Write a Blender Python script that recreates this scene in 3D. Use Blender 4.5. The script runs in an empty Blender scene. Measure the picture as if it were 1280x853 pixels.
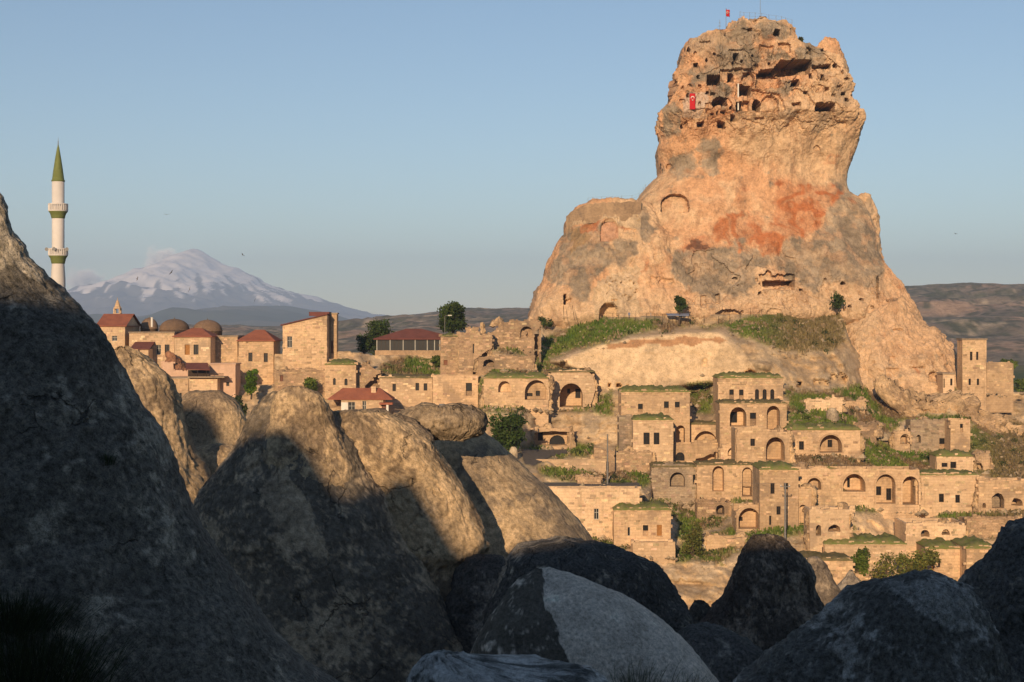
import bpy, math, random
import numpy as np
from mathutils import Vector
from mathutils.geometry import tessellate_polygon

random.seed(7)
RNG = np.random.default_rng(11)
sc = bpy.context.scene
COL = sc.collection

# ------------------------------------------------------------------ camera
F = 1750.0            # focal length in photograph pixels
HZ = 405.0            # row of the horizon
cam_d = bpy.data.cameras.new('camera')
cam = bpy.data.objects.new('camera', cam_d)
COL.objects.link(cam)
cam.location = (0, 0, 0)
cam.rotation_euler = (math.radians(90), 0, 0)
cam_d.sensor_width = 36.0
cam_d.lens = F / 1280.0 * 36.0
cam_d.shift_y = -(426.5 - HZ) / 1280.0
cam_d.clip_start = 0.5
cam_d.clip_end = 80000
sc.camera = cam

# ------------------------------------------------------------------ light
SUN_EL = 16.0
SUN_AZ = 13.0         # degrees to the left of straight behind the camera
w = bpy.data.worlds.new('World')
sc.world = w
w.use_nodes = True
wn = w.node_tree
bg = wn.nodes['Background']
sky = wn.nodes.new('ShaderNodeTexSky')
sky.sky_type = 'NISHITA'
sky.sun_disc = False
sky.sun_elevation = math.radians(SUN_EL)
sky.sun_rotation = math.radians(180 + SUN_AZ)
sky.altitude = 1200
sky.air_density = 1.1
sky.dust_density = 0.05
sky.ozone_density = 2.0
wn.links.new(sky.outputs[0], bg.inputs[0])
bg.inputs[1].default_value = 0.087
sun_d = bpy.data.lights.new('sun', 'SUN')
sun = bpy.data.objects.new('sun', sun_d)
COL.objects.link(sun)
sun_d.energy = 5.0
sun_d.angle = math.radians(0.5)
sun_d.color = (1.0, 0.735, 0.46)
_a, _e = math.radians(SUN_AZ), math.radians(SUN_EL)
SDIR = Vector((math.sin(_a) * math.cos(_e), math.cos(_a) * math.cos(_e), -math.sin(_e)))
sun.rotation_euler = SDIR.to_track_quat('-Z', 'Y').to_euler()
sc.view_settings.view_transform = 'Standard'
sc.view_settings.look = 'None'
sc.view_settings.exposure = 0.32
sc.view_settings.gamma = 1.0
sc.view_settings.use_curve_mapping = False
sc.render.engine = 'CYCLES'
sc.cycles.use_denoising = True
sc.cycles.max_bounces = 6
sc.cycles.diffuse_bounces = 3
sc.cycles.volume_bounces = 1
sc.cycles.caustics_reflective = False
sc.cycles.caustics_refractive = False

# ------------------------------------------------------------------ noise
def _h(ix, iy, iz, seed):
    h = (ix.astype(np.uint32) * np.uint32(374761393) + iy.astype(np.uint32) * np.uint32(668265263)
         + iz.astype(np.uint32) * np.uint32(2147483647) + np.uint32((seed * 974711 + 1) & 0xffffffff))
    h = (h ^ (h >> np.uint32(13))) * np.uint32(1274126177)
    h = (h ^ (h >> np.uint32(15))) * np.uint32(2246822519)
    h = h ^ (h >> np.uint32(16))
    return h

def vnoise(p, seed=0):
    """smooth value noise, -1..1"""
    fl = np.floor(p)
    i = fl.astype(np.int64)
    t = p - fl
    t = t * t * t * (t * (t * 6 - 15) + 10)
    out = 0
    for dx in (0, 1):
        wx = t[..., 0] if dx else 1 - t[..., 0]
        for dy in (0, 1):
            wy = t[..., 1] if dy else 1 - t[..., 1]
            for dz in (0, 1):
                wz = t[..., 2] if dz else 1 - t[..., 2]
                out = out + wx * wy * wz * (_h(i[..., 0] + dx, i[..., 1] + dy, i[..., 2] + dz, seed) / 4294967295.0)
    return out * 2 - 1

def fbm(p, octs=4, seed=0, gain=0.5, lac=2.03):
    o, a, n = 0, 1.0, 0.0
    for k in range(octs):
        o = o + a * vnoise(p, seed + k * 17)
        n += a
        p = p * lac + 3.7
        a *= gain
    return o / n * 1.6

def ridged(p, octs=4, seed=0):
    o, a, n = 0, 1.0, 0.0
    for k in range(octs):
        o = o + a * (1 - np.abs(vnoise(p, seed + k * 13)) * 2)
        n += a
        p = p * 2.1 + 1.3
        a *= 0.5
    return o / n

def worley(p, seed=0):
    """distance to nearest, gap to second nearest, random number of the cell"""
    i0 = np.floor(p).astype(np.int64)
    f1 = np.full(p.shape[:-1], 9.0)
    f2 = f1.copy()
    cid = np.zeros(p.shape[:-1])
    for dx in (-1, 0, 1):
        for dy in (-1, 0, 1):
            for dz in (-1, 0, 1):
                c = i0 + np.array((dx, dy, dz))
                a = _h(c[..., 0], c[..., 1], c[..., 2], seed) / 4294967295.0
                b = _h(c[..., 0], c[..., 1], c[..., 2], seed + 5) / 4294967295.0
                e = _h(c[..., 0], c[..., 1], c[..., 2], seed + 9) / 4294967295.0
                d = np.sqrt((c[..., 0] + a - p[..., 0]) ** 2 + (c[..., 1] + b - p[..., 1]) ** 2 + (c[..., 2] + e - p[..., 2]) ** 2)
                near = d < f1
                f2 = np.where(near, f1, np.minimum(f2, d))
                cid = np.where(near, a, cid)
                f1 = np.where(near, d, f1)
    return f1, f2 - f1, cid

def sstep(a, b, x):
    t = np.clip((x - a) / (b - a), 0, 1)
    return t * t * (3 - 2 * t)

def inpoly(x, y, poly):
    r = np.zeros(x.shape, bool)
    n = len(poly)
    for k in range(n):
        x0, y0 = poly[k]
        x1, y1 = poly[(k + 1) % n]
        if y0 == y1:
            continue
        c = ((y0 > y) != (y1 > y)) & (x < (x1 - x0) * (y - y0) / (y1 - y0) + x0)
        r ^= c
    return r

def blur(a, s, axis):
    k = int(max(1, s * 2.5))
    g = np.exp(-0.5 * (np.arange(-k, k + 1) / s) ** 2)
    g /= g.sum()
    pad = [(0, 0)] * a.ndim
    pad[axis] = (k, k)
    b = np.pad(a, pad, mode='edge')
    out = 0
    for j in range(2 * k + 1):
        sl = [slice(None)] * a.ndim
        sl[axis] = slice(j, j + a.shape[axis])
        out = out + g[j] * b[tuple(sl)]
    return out

def pix(px, py, Y):
    return Vector(((px - 640.0) / F * Y, Y, (HZ - py) / F * Y))

# ------------------------------------------------------------------ mesh helpers
def link(o, parent=None):
    COL.objects.link(o)
    if parent is not None:
        o.parent = parent
    return o

def tag(o, label=None, cat=None, group=None, kind=None):
    if label: o['label'] = label
    if cat: o['category'] = cat
    if group: o['group'] = group
    if kind: o['kind'] = kind
    return o

def mesh_np(name, V, Fq, mat, col=None, smooth=True, parent=None):
    """V (n,3), Fq (m,k) -> object"""
    me = bpy.data.meshes.new(name)
    V = np.ascontiguousarray(V, dtype=np.float32).reshape(-1, 3)
    Fq = np.ascontiguousarray(Fq, dtype=np.int32)
    m, k = Fq.shape
    me.vertices.add(len(V))
    me.vertices.foreach_set('co', V.ravel())
    me.loops.add(m * k)
    me.loops.foreach_set('vertex_index', Fq.ravel())
    me.polygons.add(m)
    me.polygons.foreach_set('loop_start', np.arange(0, m * k, k, dtype=np.int32))
    me.polygons.foreach_set('use_smooth', np.full(m, smooth, bool))
    if col is not None:
        at = me.attributes.new('col', 'FLOAT_COLOR', 'POINT')
        c = np.ones((len(V), 4), np.float32)
        c[:, :3] = np.asarray(col).reshape(-1, 3)
        at.data.foreach_set('color', c.ravel())
    me.update()
    me.validate()
    if mat is not None:
        me.materials.append(mat)
    return link(bpy.data.objects.new(name, me), parent)

def grid_faces(nr, nc, wrap=False):
    i = np.arange(nr - 1)[:, None]
    j = np.arange(nc if wrap else nc - 1)[None, :]
    j2 = (j + 1) % nc
    a = i * nc + j
    b = i * nc + j2
    c = (i + 1) * nc + j2
    d = (i + 1) * nc + j
    return np.stack([a, b, c, d], -1).reshape(-1, 4)

class MB:
    """collects simple shapes into one mesh"""
    def __init__(s):
        s.v = []
        s.f = []
    def add(s, vs, fs):
        o = len(s.v)
        s.v += [tuple(v) for v in vs]
        s.f += [tuple(i + o for i in f) for f in fs]
    def box(s, x0, x1, y0, y1, z0, z1):
        s.add([(x0, y0, z0), (x1, y0, z0), (x1, y1, z0), (x0, y1, z0), (x0, y0, z1), (x1, y0, z1), (x1, y1, z1), (x0, y1, z1)],
              [(0, 3, 2, 1), (4, 5, 6, 7), (0, 1, 5, 4), (1, 2, 6, 5), (2, 3, 7, 6), (3, 0, 4, 7)])
    def tube(s, pts, rad, n=8):
        pts = [Vector(p) for p in pts]
        rings = []
        for k, p in enumerate(pts):
            d = (pts[min(k + 1, len(pts) - 1)] - pts[max(k - 1, 0)]).normalized()
            u = d.orthogonal().normalized() if abs(d.z) < 0.95 else Vector((1, 0, 0))
            u = (u - d * u.dot(d)).normalized()
            v = d.cross(u)
            r = rad[k] if isinstance(rad, (list, tuple)) else rad
            rings.append([p + (u * math.cos(t) + v * math.sin(t)) * r for t in [2 * math.pi * q / n for q in range(n)]])
        vs = [q for r in rings for q in r]
        fs = []
        for k in range(len(rings) - 1):
            for q in range(n):
                fs.append((k * n + q, k * n + (q + 1) % n, (k + 1) * n + (q + 1) % n, (k + 1) * n + q))
        fs.append(tuple(range(n))[::-1])
        fs.append(tuple((len(rings) - 1) * n + q for q in range(n)))
        s.add(vs, fs)
    def lathe(s, prof, n=24, cx=0, cy=0):
        vs, fs = [], []
        for r, z in prof:
            for q in range(n):
                t = 2 * math.pi * q / n
                vs.append((cx + r * math.cos(t), cy + r * math.sin(t), z))
        for k in range(len(prof) - 1):
            for q in range(n):
                fs.append((k * n + q, k * n + (q + 1) % n, (k + 1) * n + (q + 1) % n, (k + 1) * n + q))
        fs.append(tuple(range(n))[::-1])
        fs.append(tuple((len(prof) - 1) * n + q for q in range(n)))
        s.add(vs, fs)
    def plate(s, outline, holes, y0, y1):
        """a wall in the xz plane with openings, from y0 (front) to y1"""
        loops = [[Vector((x, z, 0)) for x, z in outline]] + [[Vector((x, z, 0)) for x, z in h] for h in holes]
        tri = tessellate_polygon(loops)
        flat = [p for l in loops for p in l]
        n = len(flat)
        vs = [(p.x, y0, p.y) for p in flat] + [(p.x, y1, p.y) for p in flat]
        fs = []
        for a, b, c in tri:
            A, B, C = flat[a], flat[b], flat[c]
            ccw = (B.x - A.x) * (C.y - A.y) - (B.y - A.y) * (C.x - A.x) > 0
            fr = (a, b, c) if ccw else (c, b, a)
            fs.append(fr)
            fs.append(tuple(n + i for i in fr[::-1]))
        o = 0
        for l in loops:
            m = len(l)
            ar = sum(l[k].x * l[(k + 1) % m].y - l[(k + 1) % m].x * l[k].y for k in range(m))
            for k in range(m):
                a, b = o + k, o + (k + 1) % m
                first = o == 0
                if (ar > 0) == first:
                    fs.append((a, n + a, n + b, b)[::1])
                else:
                    fs.append((a, b, n + b, n + a))
            o += m
        s.add(vs, fs)
    def build(s, name, mat, parent=None, smooth=False):
        me = bpy.data.meshes.new(name)
        me.from_pydata(s.v, [], s.f)
        if smooth:
            me.polygons.foreach_set('use_smooth', [True] * len(me.polygons))
        me.update()
        if mat is not None:
            me.materials.append(mat)
        return link(bpy.data.objects.new(name, me), parent)

def empty(name, loc):
    o = bpy.data.objects.new(name, None)
    o.location = loc
    o.empty_display_size = 0.5
    return link(o)

def lin(r, g, b):
    def f(c):
        c /= 255.0
        return c / 12.92 if c <= 0.04045 else ((c + 0.055) / 1.055) ** 2.4
    return np.array((f(r), f(g), f(b)))

# ------------------------------------------------------------------ materials
def new_mat(name):
    m = bpy.data.materials.new(name)
    m.use_nodes = True
    nt = m.node_tree
    b = nt.nodes['Principled BSDF']
    b.inputs['Specular IOR Level'].default_value = 0.15
    b.inputs['Roughness'].default_value = 0.95
    return m, nt, b

def nd(nt, t, **kw):
    n = nt.nodes.new(t)
    for k, v in kw.items():
        if hasattr(n, k):
            setattr(n, k, v)
        else:
            n.inputs[k].default_value = v
    return n

def mathn(nt, op, a, b=None):
    n = nt.nodes.new('ShaderNodeMath')
    n.operation = op
    for k, v in enumerate((a, b)):
        if v is None: continue
        if hasattr(v, 'links'): nt.links.new(v, n.inputs[k])
        else: n.inputs[k].default_value = v
    return n.outputs[0]

def mixc(nt, fac, a, b, mode='MIX'):
    n = nt.nodes.new('ShaderNodeMix')
    n.data_type = 'RGBA'
    n.blend_type = mode
    for k, v in ((0, fac), (6, a), (7, b)):
        if hasattr(v, 'links'): nt.links.new(v, n.inputs[k])
        elif k == 0: n.inputs[0].default_value = v
        else: n.inputs[k].default_value = (*v, 1)
    return n.outputs[2]

def ramp(nt, x, lo, hi):
    n = nt.nodes.new('ShaderNodeMapRange')
    n.interpolation_type = 'SMOOTHSTEP'
    nt.links.new(x, n.inputs[0])
    n.inputs[1].default_value = lo
    n.inputs[2].default_value = hi
    return n.outputs[0]

def wpos(nt, scale=1.0):
    g = nt.nodes.new('ShaderNodeNewGeometry')
    if scale == 1.0:
        return g.outputs['Position']
    m = nt.nodes.new('ShaderNodeVectorMath')
    m.operation = 'SCALE'
    nt.links.new(g.outputs['Position'], m.inputs[0])
    m.inputs[3].default_value = scale
    return m.outputs[0]

def noise_n(nt, vec, scale, detail=5, rough=0.6):
    n = nd(nt, 'ShaderNodeTexNoise')
    n.inputs['Scale'].default_value = scale
    n.inputs['Detail'].default_value = detail
    n.inputs['Roughness'].default_value = rough
    nt.links.new(vec, n.inputs['Vector'])
    return n.outputs['Fac']

def attr_rock(name, sc_fine, bump=0.4, dist=0.15, vary=0.55, crack=0.0):
    """rock whose large colour patches ride on the mesh; grain and pits from noise"""
    m, nt, b = new_mat(name)
    at = nd(nt, 'ShaderNodeAttribute', attribute_name='col')
    pos = wpos(nt)
    n1 = noise_n(nt, pos, sc_fine, 8, 0.68)
    n2 = noise_n(nt, pos, sc_fine * 4.3, 6, 0.7)
    v = ramp(nt, mathn(nt, 'ADD', mathn(nt, 'MULTIPLY', n1, 0.6), mathn(nt, 'MULTIPLY', n2, 0.4)), 0.3, 0.72)
    lo = mixc(nt, 1.0, at.outputs['Color'], (1 - vary, 1 - vary, 1 - vary * 1.02), 'MULTIPLY')
    hi = mixc(nt, 1.0, at.outputs['Color'], (1 + vary * .7, 1 + vary * .7, 1 + vary * .72), 'MULTIPLY')
    c = mixc(nt, v, lo, hi)
    vor = nd(nt, 'ShaderNodeTexVoronoi')
    vor.inputs['Scale'].default_value = sc_fine * 2.6
    nt.links.new(pos, vor.inputs['Vector'])
    pit = ramp(nt, vor.outputs['Distance'], 0.05, 0.28)
    c = mixc(nt, mathn(nt, 'MULTIPLY', mathn(nt, 'SUBTRACT', 1.0, pit), 0.35), c, (0.05, 0.045, 0.04))
    hgt = mathn(nt, 'ADD', mathn(nt, 'ADD', n1, mathn(nt, 'MULTIPLY', n2, 0.5)), mathn(nt, 'MULTIPLY', pit, 0.25))
    if crack:
        wn_ = nd(nt, 'ShaderNodeTexNoise'); wn_.inputs['Scale'].default_value = crack * 1.6; wn_.inputs['Detail'].default_value = 5
        nt.links.new(pos, wn_.inputs['Vector'])
        wa = nd(nt, 'ShaderNodeVectorMath'); wa.operation = 'MULTIPLY_ADD'
        nt.links.new(wn_.outputs['Color'], wa.inputs[0]); wa.inputs[1].default_value = (1.1 / crack,) * 3; nt.links.new(pos, wa.inputs[2])
        ve = nd(nt, 'ShaderNodeTexVoronoi', feature='DISTANCE_TO_EDGE'); ve.inputs['Scale'].default_value = crack
        nt.links.new(wa.outputs[0], ve.inputs['Vector'])
        seg = ramp(nt, noise_n(nt, pos, crack * .9, 3), 0.54, 0.62)
        ck_ = mathn(nt, 'MULTIPLY', mathn(nt, 'SUBTRACT', 1.0, ramp(nt, ve.outputs['Distance'], 0.0, 0.018)), seg)
        c = mixc(nt, mathn(nt, 'MULTIPLY', ck_, .5), c, (0.02, 0.018, 0.016))
        hgt = mathn(nt, 'SUBTRACT', hgt, mathn(nt, 'MULTIPLY', ck_, 1.5))
    nt.links.new(c, b.inputs['Base Color'])
    bp = nd(nt, 'ShaderNodeBump')
    bp.inputs['Strength'].default_value = bump
    bp.inputs['Distance'].default_value = dist
    nt.links.new(hgt, bp.inputs['Height'])
    nt.links.new(bp.outputs[0], b.inputs['Normal'])
    return m

def masonry(name, base, dark, bw=1.15, bh=0.55, bump=0.6, vary=0.5):
    m, nt, b = new_mat(name)
    g = nd(nt, 'ShaderNodeNewGeometry')
    sep = nd(nt, 'ShaderNodeSeparateXYZ')
    nt.links.new(g.outputs['Position'], sep.inputs[0])
    cmb = nd(nt, 'ShaderNodeCombineXYZ')
    nt.links.new(mathn(nt, 'ADD', sep.outputs[0], sep.outputs[1]), cmb.inputs[0])
    wob = noise_n(nt, g.outputs['Position'], 0.5, 2)
    nt.links.new(mathn(nt, 'ADD', sep.outputs[2], mathn(nt, 'MULTIPLY', wob, 0.3)), cmb.inputs[1])
    br = nd(nt, 'ShaderNodeTexBrick')
    nt.links.new(cmb.outputs[0], br.inputs['Vector'])
    br.inputs['Scale'].default_value = 1.0
    br.inputs['Brick Width'].default_value = bw
    br.inputs['Row Height'].default_value = bh
    br.inputs['Mortar Size'].default_value = 0.05
    br.inputs['Mortar Smooth'].default_value = 0.5
    br.inputs['Color1'].default_value = (0.2, 0.2, 0.2, 1)
    br.inputs['Color2'].default_value = (1, 1, 1, 1)
    br.inputs['Mortar'].default_value = (0.1, 0.1, 0.1, 1)
    rgb = nd(nt, 'ShaderNodeRGBToBW')
    nt.links.new(br.outputs['Color'], rgb.inputs[0])
    n1 = noise_n(nt, g.outputs['Position'], 0.22, 5, 0.6)
    n2 = noise_n(nt, g.outputs['Position'], 1.7, 6, 0.7)
    oi = nd(nt, 'ShaderNodeObjectInfo')
    f = mathn(nt, 'ADD', mathn(nt, 'MULTIPLY', rgb.outputs[0], vary * 0.7), mathn(nt, 'MULTIPLY', ramp(nt, n1, 0.35, 0.68), 0.45))
    f = mathn(nt, 'ADD', f, mathn(nt, 'MULTIPLY', ramp(nt, n2, 0.25, 0.75), 0.5))
    f = mathn(nt, 'SUBTRACT', f, 0.08)
    c = mixc(nt, f, dark, base)
    tint = nd(nt, 'ShaderNodeMapRange'); nt.links.new(oi.outputs['Random'], tint.inputs[0]); tint.inputs[3].default_value = .80; tint.inputs[4].default_value = 1.12
    cmbt = nd(nt, 'ShaderNodeCombineXYZ')
    for k_ in range(3): nt.links.new(tint.outputs[0], cmbt.inputs[k_])
    c = mixc(nt, 1.0, c, cmbt.outputs[0], 'MULTIPLY')
    # lichen and rain stains
    n3 = noise_n(nt, g.outputs['Position'], 0.16, 7, 0.65)
    c = mixc(nt, mathn(nt, 'MULTIPLY', ramp(nt, n3, 0.52, 0.64), 0.6), c, tuple(x * .55 + .04 for x in dark))
    sv = nd(nt, 'ShaderNodeVectorMath'); sv.operation = 'MULTIPLY'
    nt.links.new(g.outputs['Position'], sv.inputs[0]); sv.inputs[1].default_value = (1.0, 1.0, .13)
    n4 = noise_n(nt, sv.outputs[0], 0.9, 5, 0.6)
    c = mixc(nt, mathn(nt, 'MULTIPLY', ramp(nt, n4, 0.55, 0.72), 0.45), c, tuple(x * .6 for x in dark))
    nt.links.new(c, b.inputs['Base Color'])
    bp = nd(nt, 'ShaderNodeBump')
    bp.inputs['Strength'].default_value = bump
    bp.inputs['Distance'].default_value = 0.12
    hh = mathn(nt, 'ADD', mathn(nt, 'MULTIPLY', br.outputs['Fac'], -0.5), mathn(nt, 'MULTIPLY', n2, 1.1))
    nt.links.new(hh, bp.inputs['Height'])
    nt.links.new(bp.outputs[0], b.inputs['Normal'])
    return m

def plain(name, c, c2=None, scale=2.0, rough=0.9, spec=0.15, bump=0.2):
    m, nt, b = new_mat(name)
    n = noise_n(nt, wpos(nt), scale, 5, 0.65)
    c2 = c2 or tuple(x * 0.6 for x in c)
    nt.links.new(mixc(nt, ramp(nt, n, 0.3, 0.7), c2, c), b.inputs['Base Color'])
    b.inputs['Roughness'].default_value = rough
    b.inputs['Specular IOR Level'].default_value = spec
    if bump:
        bp = nd(nt, 'ShaderNodeBump')
        bp.inputs['Strength'].default_value = bump
        bp.inputs['Distance'].default_value = 0.05
        nt.links.new(n, bp.inputs['Height'])
        nt.links.new(bp.outputs[0], b.inputs['Normal'])
    return m

def leafmat(name):
    m, nt, b = new_mat(name)
    at = nd(nt, 'ShaderNodeAttribute', attribute_name='col')
    nt.links.new(at.outputs['Color'], b.inputs['Base Color'])
    b.inputs['Roughness'].default_value = 0.7
    tr = nd(nt, 'ShaderNodeBsdfTranslucent')
    nt.links.new(at.outputs['Color'], tr.inputs[0])
    mx = nd(nt, 'ShaderNodeMixShader')
    mx.inputs[0].default_value = 0.3
    nt.links.new(b.outputs[0], mx.inputs[1])
    nt.links.new(tr.outputs[0], mx.inputs[2])
    nt.links.new(mx.outputs[0], nt.nodes['Material Output'].inputs[0])
    return m

def tilemat(name, c1, c2):
    m, nt, b = new_mat(name)
    g = nd(nt, 'ShaderNodeNewGeometry')
    wv = nd(nt, 'ShaderNodeTexWave')
    wv.bands_direction = 'X'
    wv.inputs['Scale'].default_value = 1.1
    wv.inputs['Distortion'].default_value = 0.4
    nt.links.new(g.outputs['Position'], wv.inputs['Vector'])
    n1 = noise_n(nt, g.outputs['Position'], 0.5, 4)
    n2 = noise_n(nt, g.outputs['Position'], 4.0, 4, 0.7)
    f = mathn(nt, 'ADD', mathn(nt, 'MULTIPLY', ramp(nt, n1, 0.35, 0.65), 0.5), mathn(nt, 'MULTIPLY', n2, 0.5))
    nt.links.new(mixc(nt, f, c2, c1), b.inputs['Base Color'])
    bp = nd(nt, 'ShaderNodeBump')
    bp.inputs['Strength'].default_value = 0.5
    bp.inputs['Distance'].default_value = 0.08
    nt.links.new(mathn(nt, 'ADD', wv.outputs['Fac'], n2), bp.inputs['Height'])
    nt.links.new(bp.outputs[0], b.inputs['Normal'])
    return m

M = {}
M['rock_far'] = attr_rock('castle_tuff', 0.8, 0.7, 0.5, 0.4)
M['rock_mid'] = attr_rock('valley_tuff', 3.6, 0.8, 0.16, 0.6, .3)
M['rock_near'] = attr_rock('lichen_tuff', 7.0, 0.9, 0.10, 0.85, .45)
M['slab'] = attr_rock('pale_slab_tuff', 7.0, 0.9, 0.06, 0.6)
M['hill'] = attr_rock('hillside_earth', 0.6, 0.5, 0.3, 0.38)
M['far'] = attr_rock('distant_slope', 0.07, 0.4, 4.0, 0.45)
M['mount'] = attr_rock('volcano_slope', 0.004, 0.2, 10.0, 0.12)
M['tuff'] = masonry('cut_tuff_blocks', (0.69, 0.475, 0.285), (0.40, 0.265, 0.158))
M['tuff_pale'] = masonry('pale_cut_blocks', (0.75, 0.53, 0.33), (0.49, 0.335, 0.205))
M['tuff_grey'] = masonry('weathered_blocks', (0.46, 0.345, 0.235), (0.23, 0.175, 0.125), 0.7, 0.35, 0.8)
M['rubble'] = masonry('rubble_masonry', (0.58, 0.39, 0.235), (0.26, 0.175, 0.11), 0.55, 0.3, 1.0, 0.6)
M['pink'] = plain('pink_render', (0.62, 0.41, 0.285), (0.50, 0.325, 0.225), 0.8)
M['white'] = plain('white_paint', (0.75, 0.70, 0.62), (0.6, 0.55, 0.48), 0.6)
M['earth'] = plain('earth_roof', (0.20, 0.15, 0.075), (0.12, 0.11, 0.045), 0.8, bump=0.6)
M['roofgrass'] = plain('roof_turf', (0.14, 0.175, 0.04), (0.21, 0.175, 0.075), 1.3, bump=0.8)
M['tile'] = tilemat('red_clay_tile', (0.38, 0.135, 0.075), (0.24, 0.085, 0.055))
M['brown_roof'] = tilemat('brown_roof_sheet', (0.20, 0.075, 0.06), (0.13, 0.05, 0.042))
M['dome'] = masonry('dome_shingle', (0.30, 0.19, 0.12), (0.16, 0.105, 0.07), 0.5, 0.3, 0.9, 0.6)
M['wood'] = plain('dark_wood', (0.07, 0.045, 0.03), (0.04, 0.028, 0.02), 3)
M['owood'] = plain('orange_wood', (0.42, 0.20, 0.06), (0.30, 0.14, 0.05), 3)
M['wframe'] = plain('white_frame', (0.55, 0.52, 0.46), (0.42, 0.4, 0.36), 3)
M['dark_pane_fill'] = plain('glass_and_dark_void', (0.012, 0.012, 0.012), (0.006, 0.006, 0.006), 3, 0.35, 0.3, 0)  # near-black for glass, and for the unlit depth of open holes
M['metal'] = plain('grey_metal', (0.22, 0.21, 0.20), (0.15, 0.14, 0.13), 3, 0.6, 0.4, 0)
M['bark'] = plain('bark', (0.10, 0.07, 0.05), (0.06, 0.045, 0.03), 6)
M['leaf'] = leafmat('leaves')
M['grass'] = leafmat('grass_blades')
M['green'] = plain('olive_green_paint', (0.17, 0.19, 0.055), (0.13, 0.15, 0.045), 1.0, 0.6)
M['minaret'] = plain('minaret_white', (0.66, 0.60, 0.55), (0.58, 0.53, 0.48), 0.35, 0.8)
M['asphalt'] = plain('asphalt', (0.15, 0.13, 0.11), (0.11, 0.095, 0.08), 1.2)
M['red'] = plain('flag_red', (0.5, 0.02, 0.025), (0.42, 0.015, 0.02), 1.0, 0.8)
M['redbrick'] = masonry('red_brick', (0.36, 0.16, 0.09), (0.2, 0.09, 0.06), 0.3, 0.12)

# ------------------------------------------------------------------ ground, one sheet from behind the camera to the horizon
ridge_pts = [(-400, 44), (-200, 44), (-130, 42), (-80, 42), (-70, 42), (-67, 45), (-65, 44.6), (-63, 40), (-60, 35), (-55, 31.8), (-50, 31), (-48.3, 32.3), (-46.5, 34), (-43.6, 34.4), (-42.4, 34), (-41.2, 31.6), (-40.2, 30.3), (-39.2, 31), (-38, 31.8), (-37, 31.4), (-36, 29.8),
             (-34.5, 27.3), (-31, 26.9), (-28, 27), (-26, 27.4), (-17.5, 27.8), (-10, 27.5), (0, 28), (20, 29), (120, 31), (400, 34)]  # unseen crest behind the camera, heights shaped for the shade it casts
RY = -60.0
def ground_z(x, y):
    x = np.asarray(x, float); y = np.asarray(y, float)
    rp = np.array(ridge_pts)
    top = np.interp(x, rp[:, 0], rp[:, 1])
    t = np.clip((-3 - y) / (-3 - RY), 0, 1)
    behind = -1.7 + (top + 1.7) * t ** 1.5
    behind = np.where(y < RY, top - (RY - y) * 0.12, behind)
    front = np.interp(y, [-3, 4, 30, 150, 240, 330, 420, 600, 80000], [-1.7, -2.2, -15, -62, -66, -60, -34, -27, -27])
    return np.where(y < -3, behind, front)

gxs = np.concatenate([-np.geomspace(20000, 160, 26), np.arange(-150, 151, 1.0), np.geomspace(160, 20000, 26)])
gys = np.concatenate([np.array([-2800, -1200, -500, -300, -200, -140, -100, -80, -70, -64, -61]), np.array([-60.0]), np.array([-59, -56, -50, -40, -30, -20, -10]), np.arange(-3, 60, 4.0), np.arange(60, 480, 15.0), np.geomspace(480, 15900, 40)])
GX, GY = np.meshgrid(gxs, gys)
GZ = ground_z(GX, GY)
pn = np.stack([GX, GY, np.zeros_like(GX)], -1)
near = np.abs(GX) < 300
GZ = GZ + np.where(near & (GY < -12) & (GY > -320), fbm(pn * 0.09, 3, 4) * 0.7, 0) * np.clip((-10 - GY) / 30, 0, 1)
nfar = fbm(pn * 0.006, 5, 9)
gcol = np.where((nfar > 0.05)[..., None], np.array((0.16, 0.15, 0.06)), np.array((0.09, 0.105, 0.035)))
gcol = np.where((fbm(pn * 0.02, 3, 3) > 0.45)[..., None], np.array((0.34, 0.27, 0.18)), gcol)
gcol = np.where((GY < 0)[..., None], np.array((0.30, 0.25, 0.19)), gcol)
tag(mesh_np('ground', np.stack([GX, GY, GZ], -1), grid_faces(*GX.shape), M['far'], gcol), kind='structure')

# ------------------------------------------------------------------ buildings, written as rectangles read from enlarged views (x0, y0, scale)
CA = (100, 360, 5.333); CB = (320, 360, 4.414); CC = (580, 380, 5.333); CD = (580, 520, 4.741)
CE = (740, 440, 4.923); CF = (960, 440, 4.0); CG = (800, 560, 4.923); CH = (1000, 580, 4.561); C5 = (1060, 340, 5.805)
def cv(c, x, y):
    return c[0] + x / c[2], c[1] + y / c[2]

B = []
def bld(name, cat, label, crop, rect, ops=(), roof='grass', depth=8.0, mat='tuff', dy=0.0, rag=0.15, outline=None, Y=None, roofrect=None, group=None, carve=True, trim=True):
    B.append(dict(name=name, cat=cat, label=label, crop=crop, rect=rect, ops=ops, roof=roof, depth=depth, mat=mat, dy=dy, rag=rag,
                  outline=outline, Y=Y, roofrect=roofrect, group=group, carve=carve, trim=trim))

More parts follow.
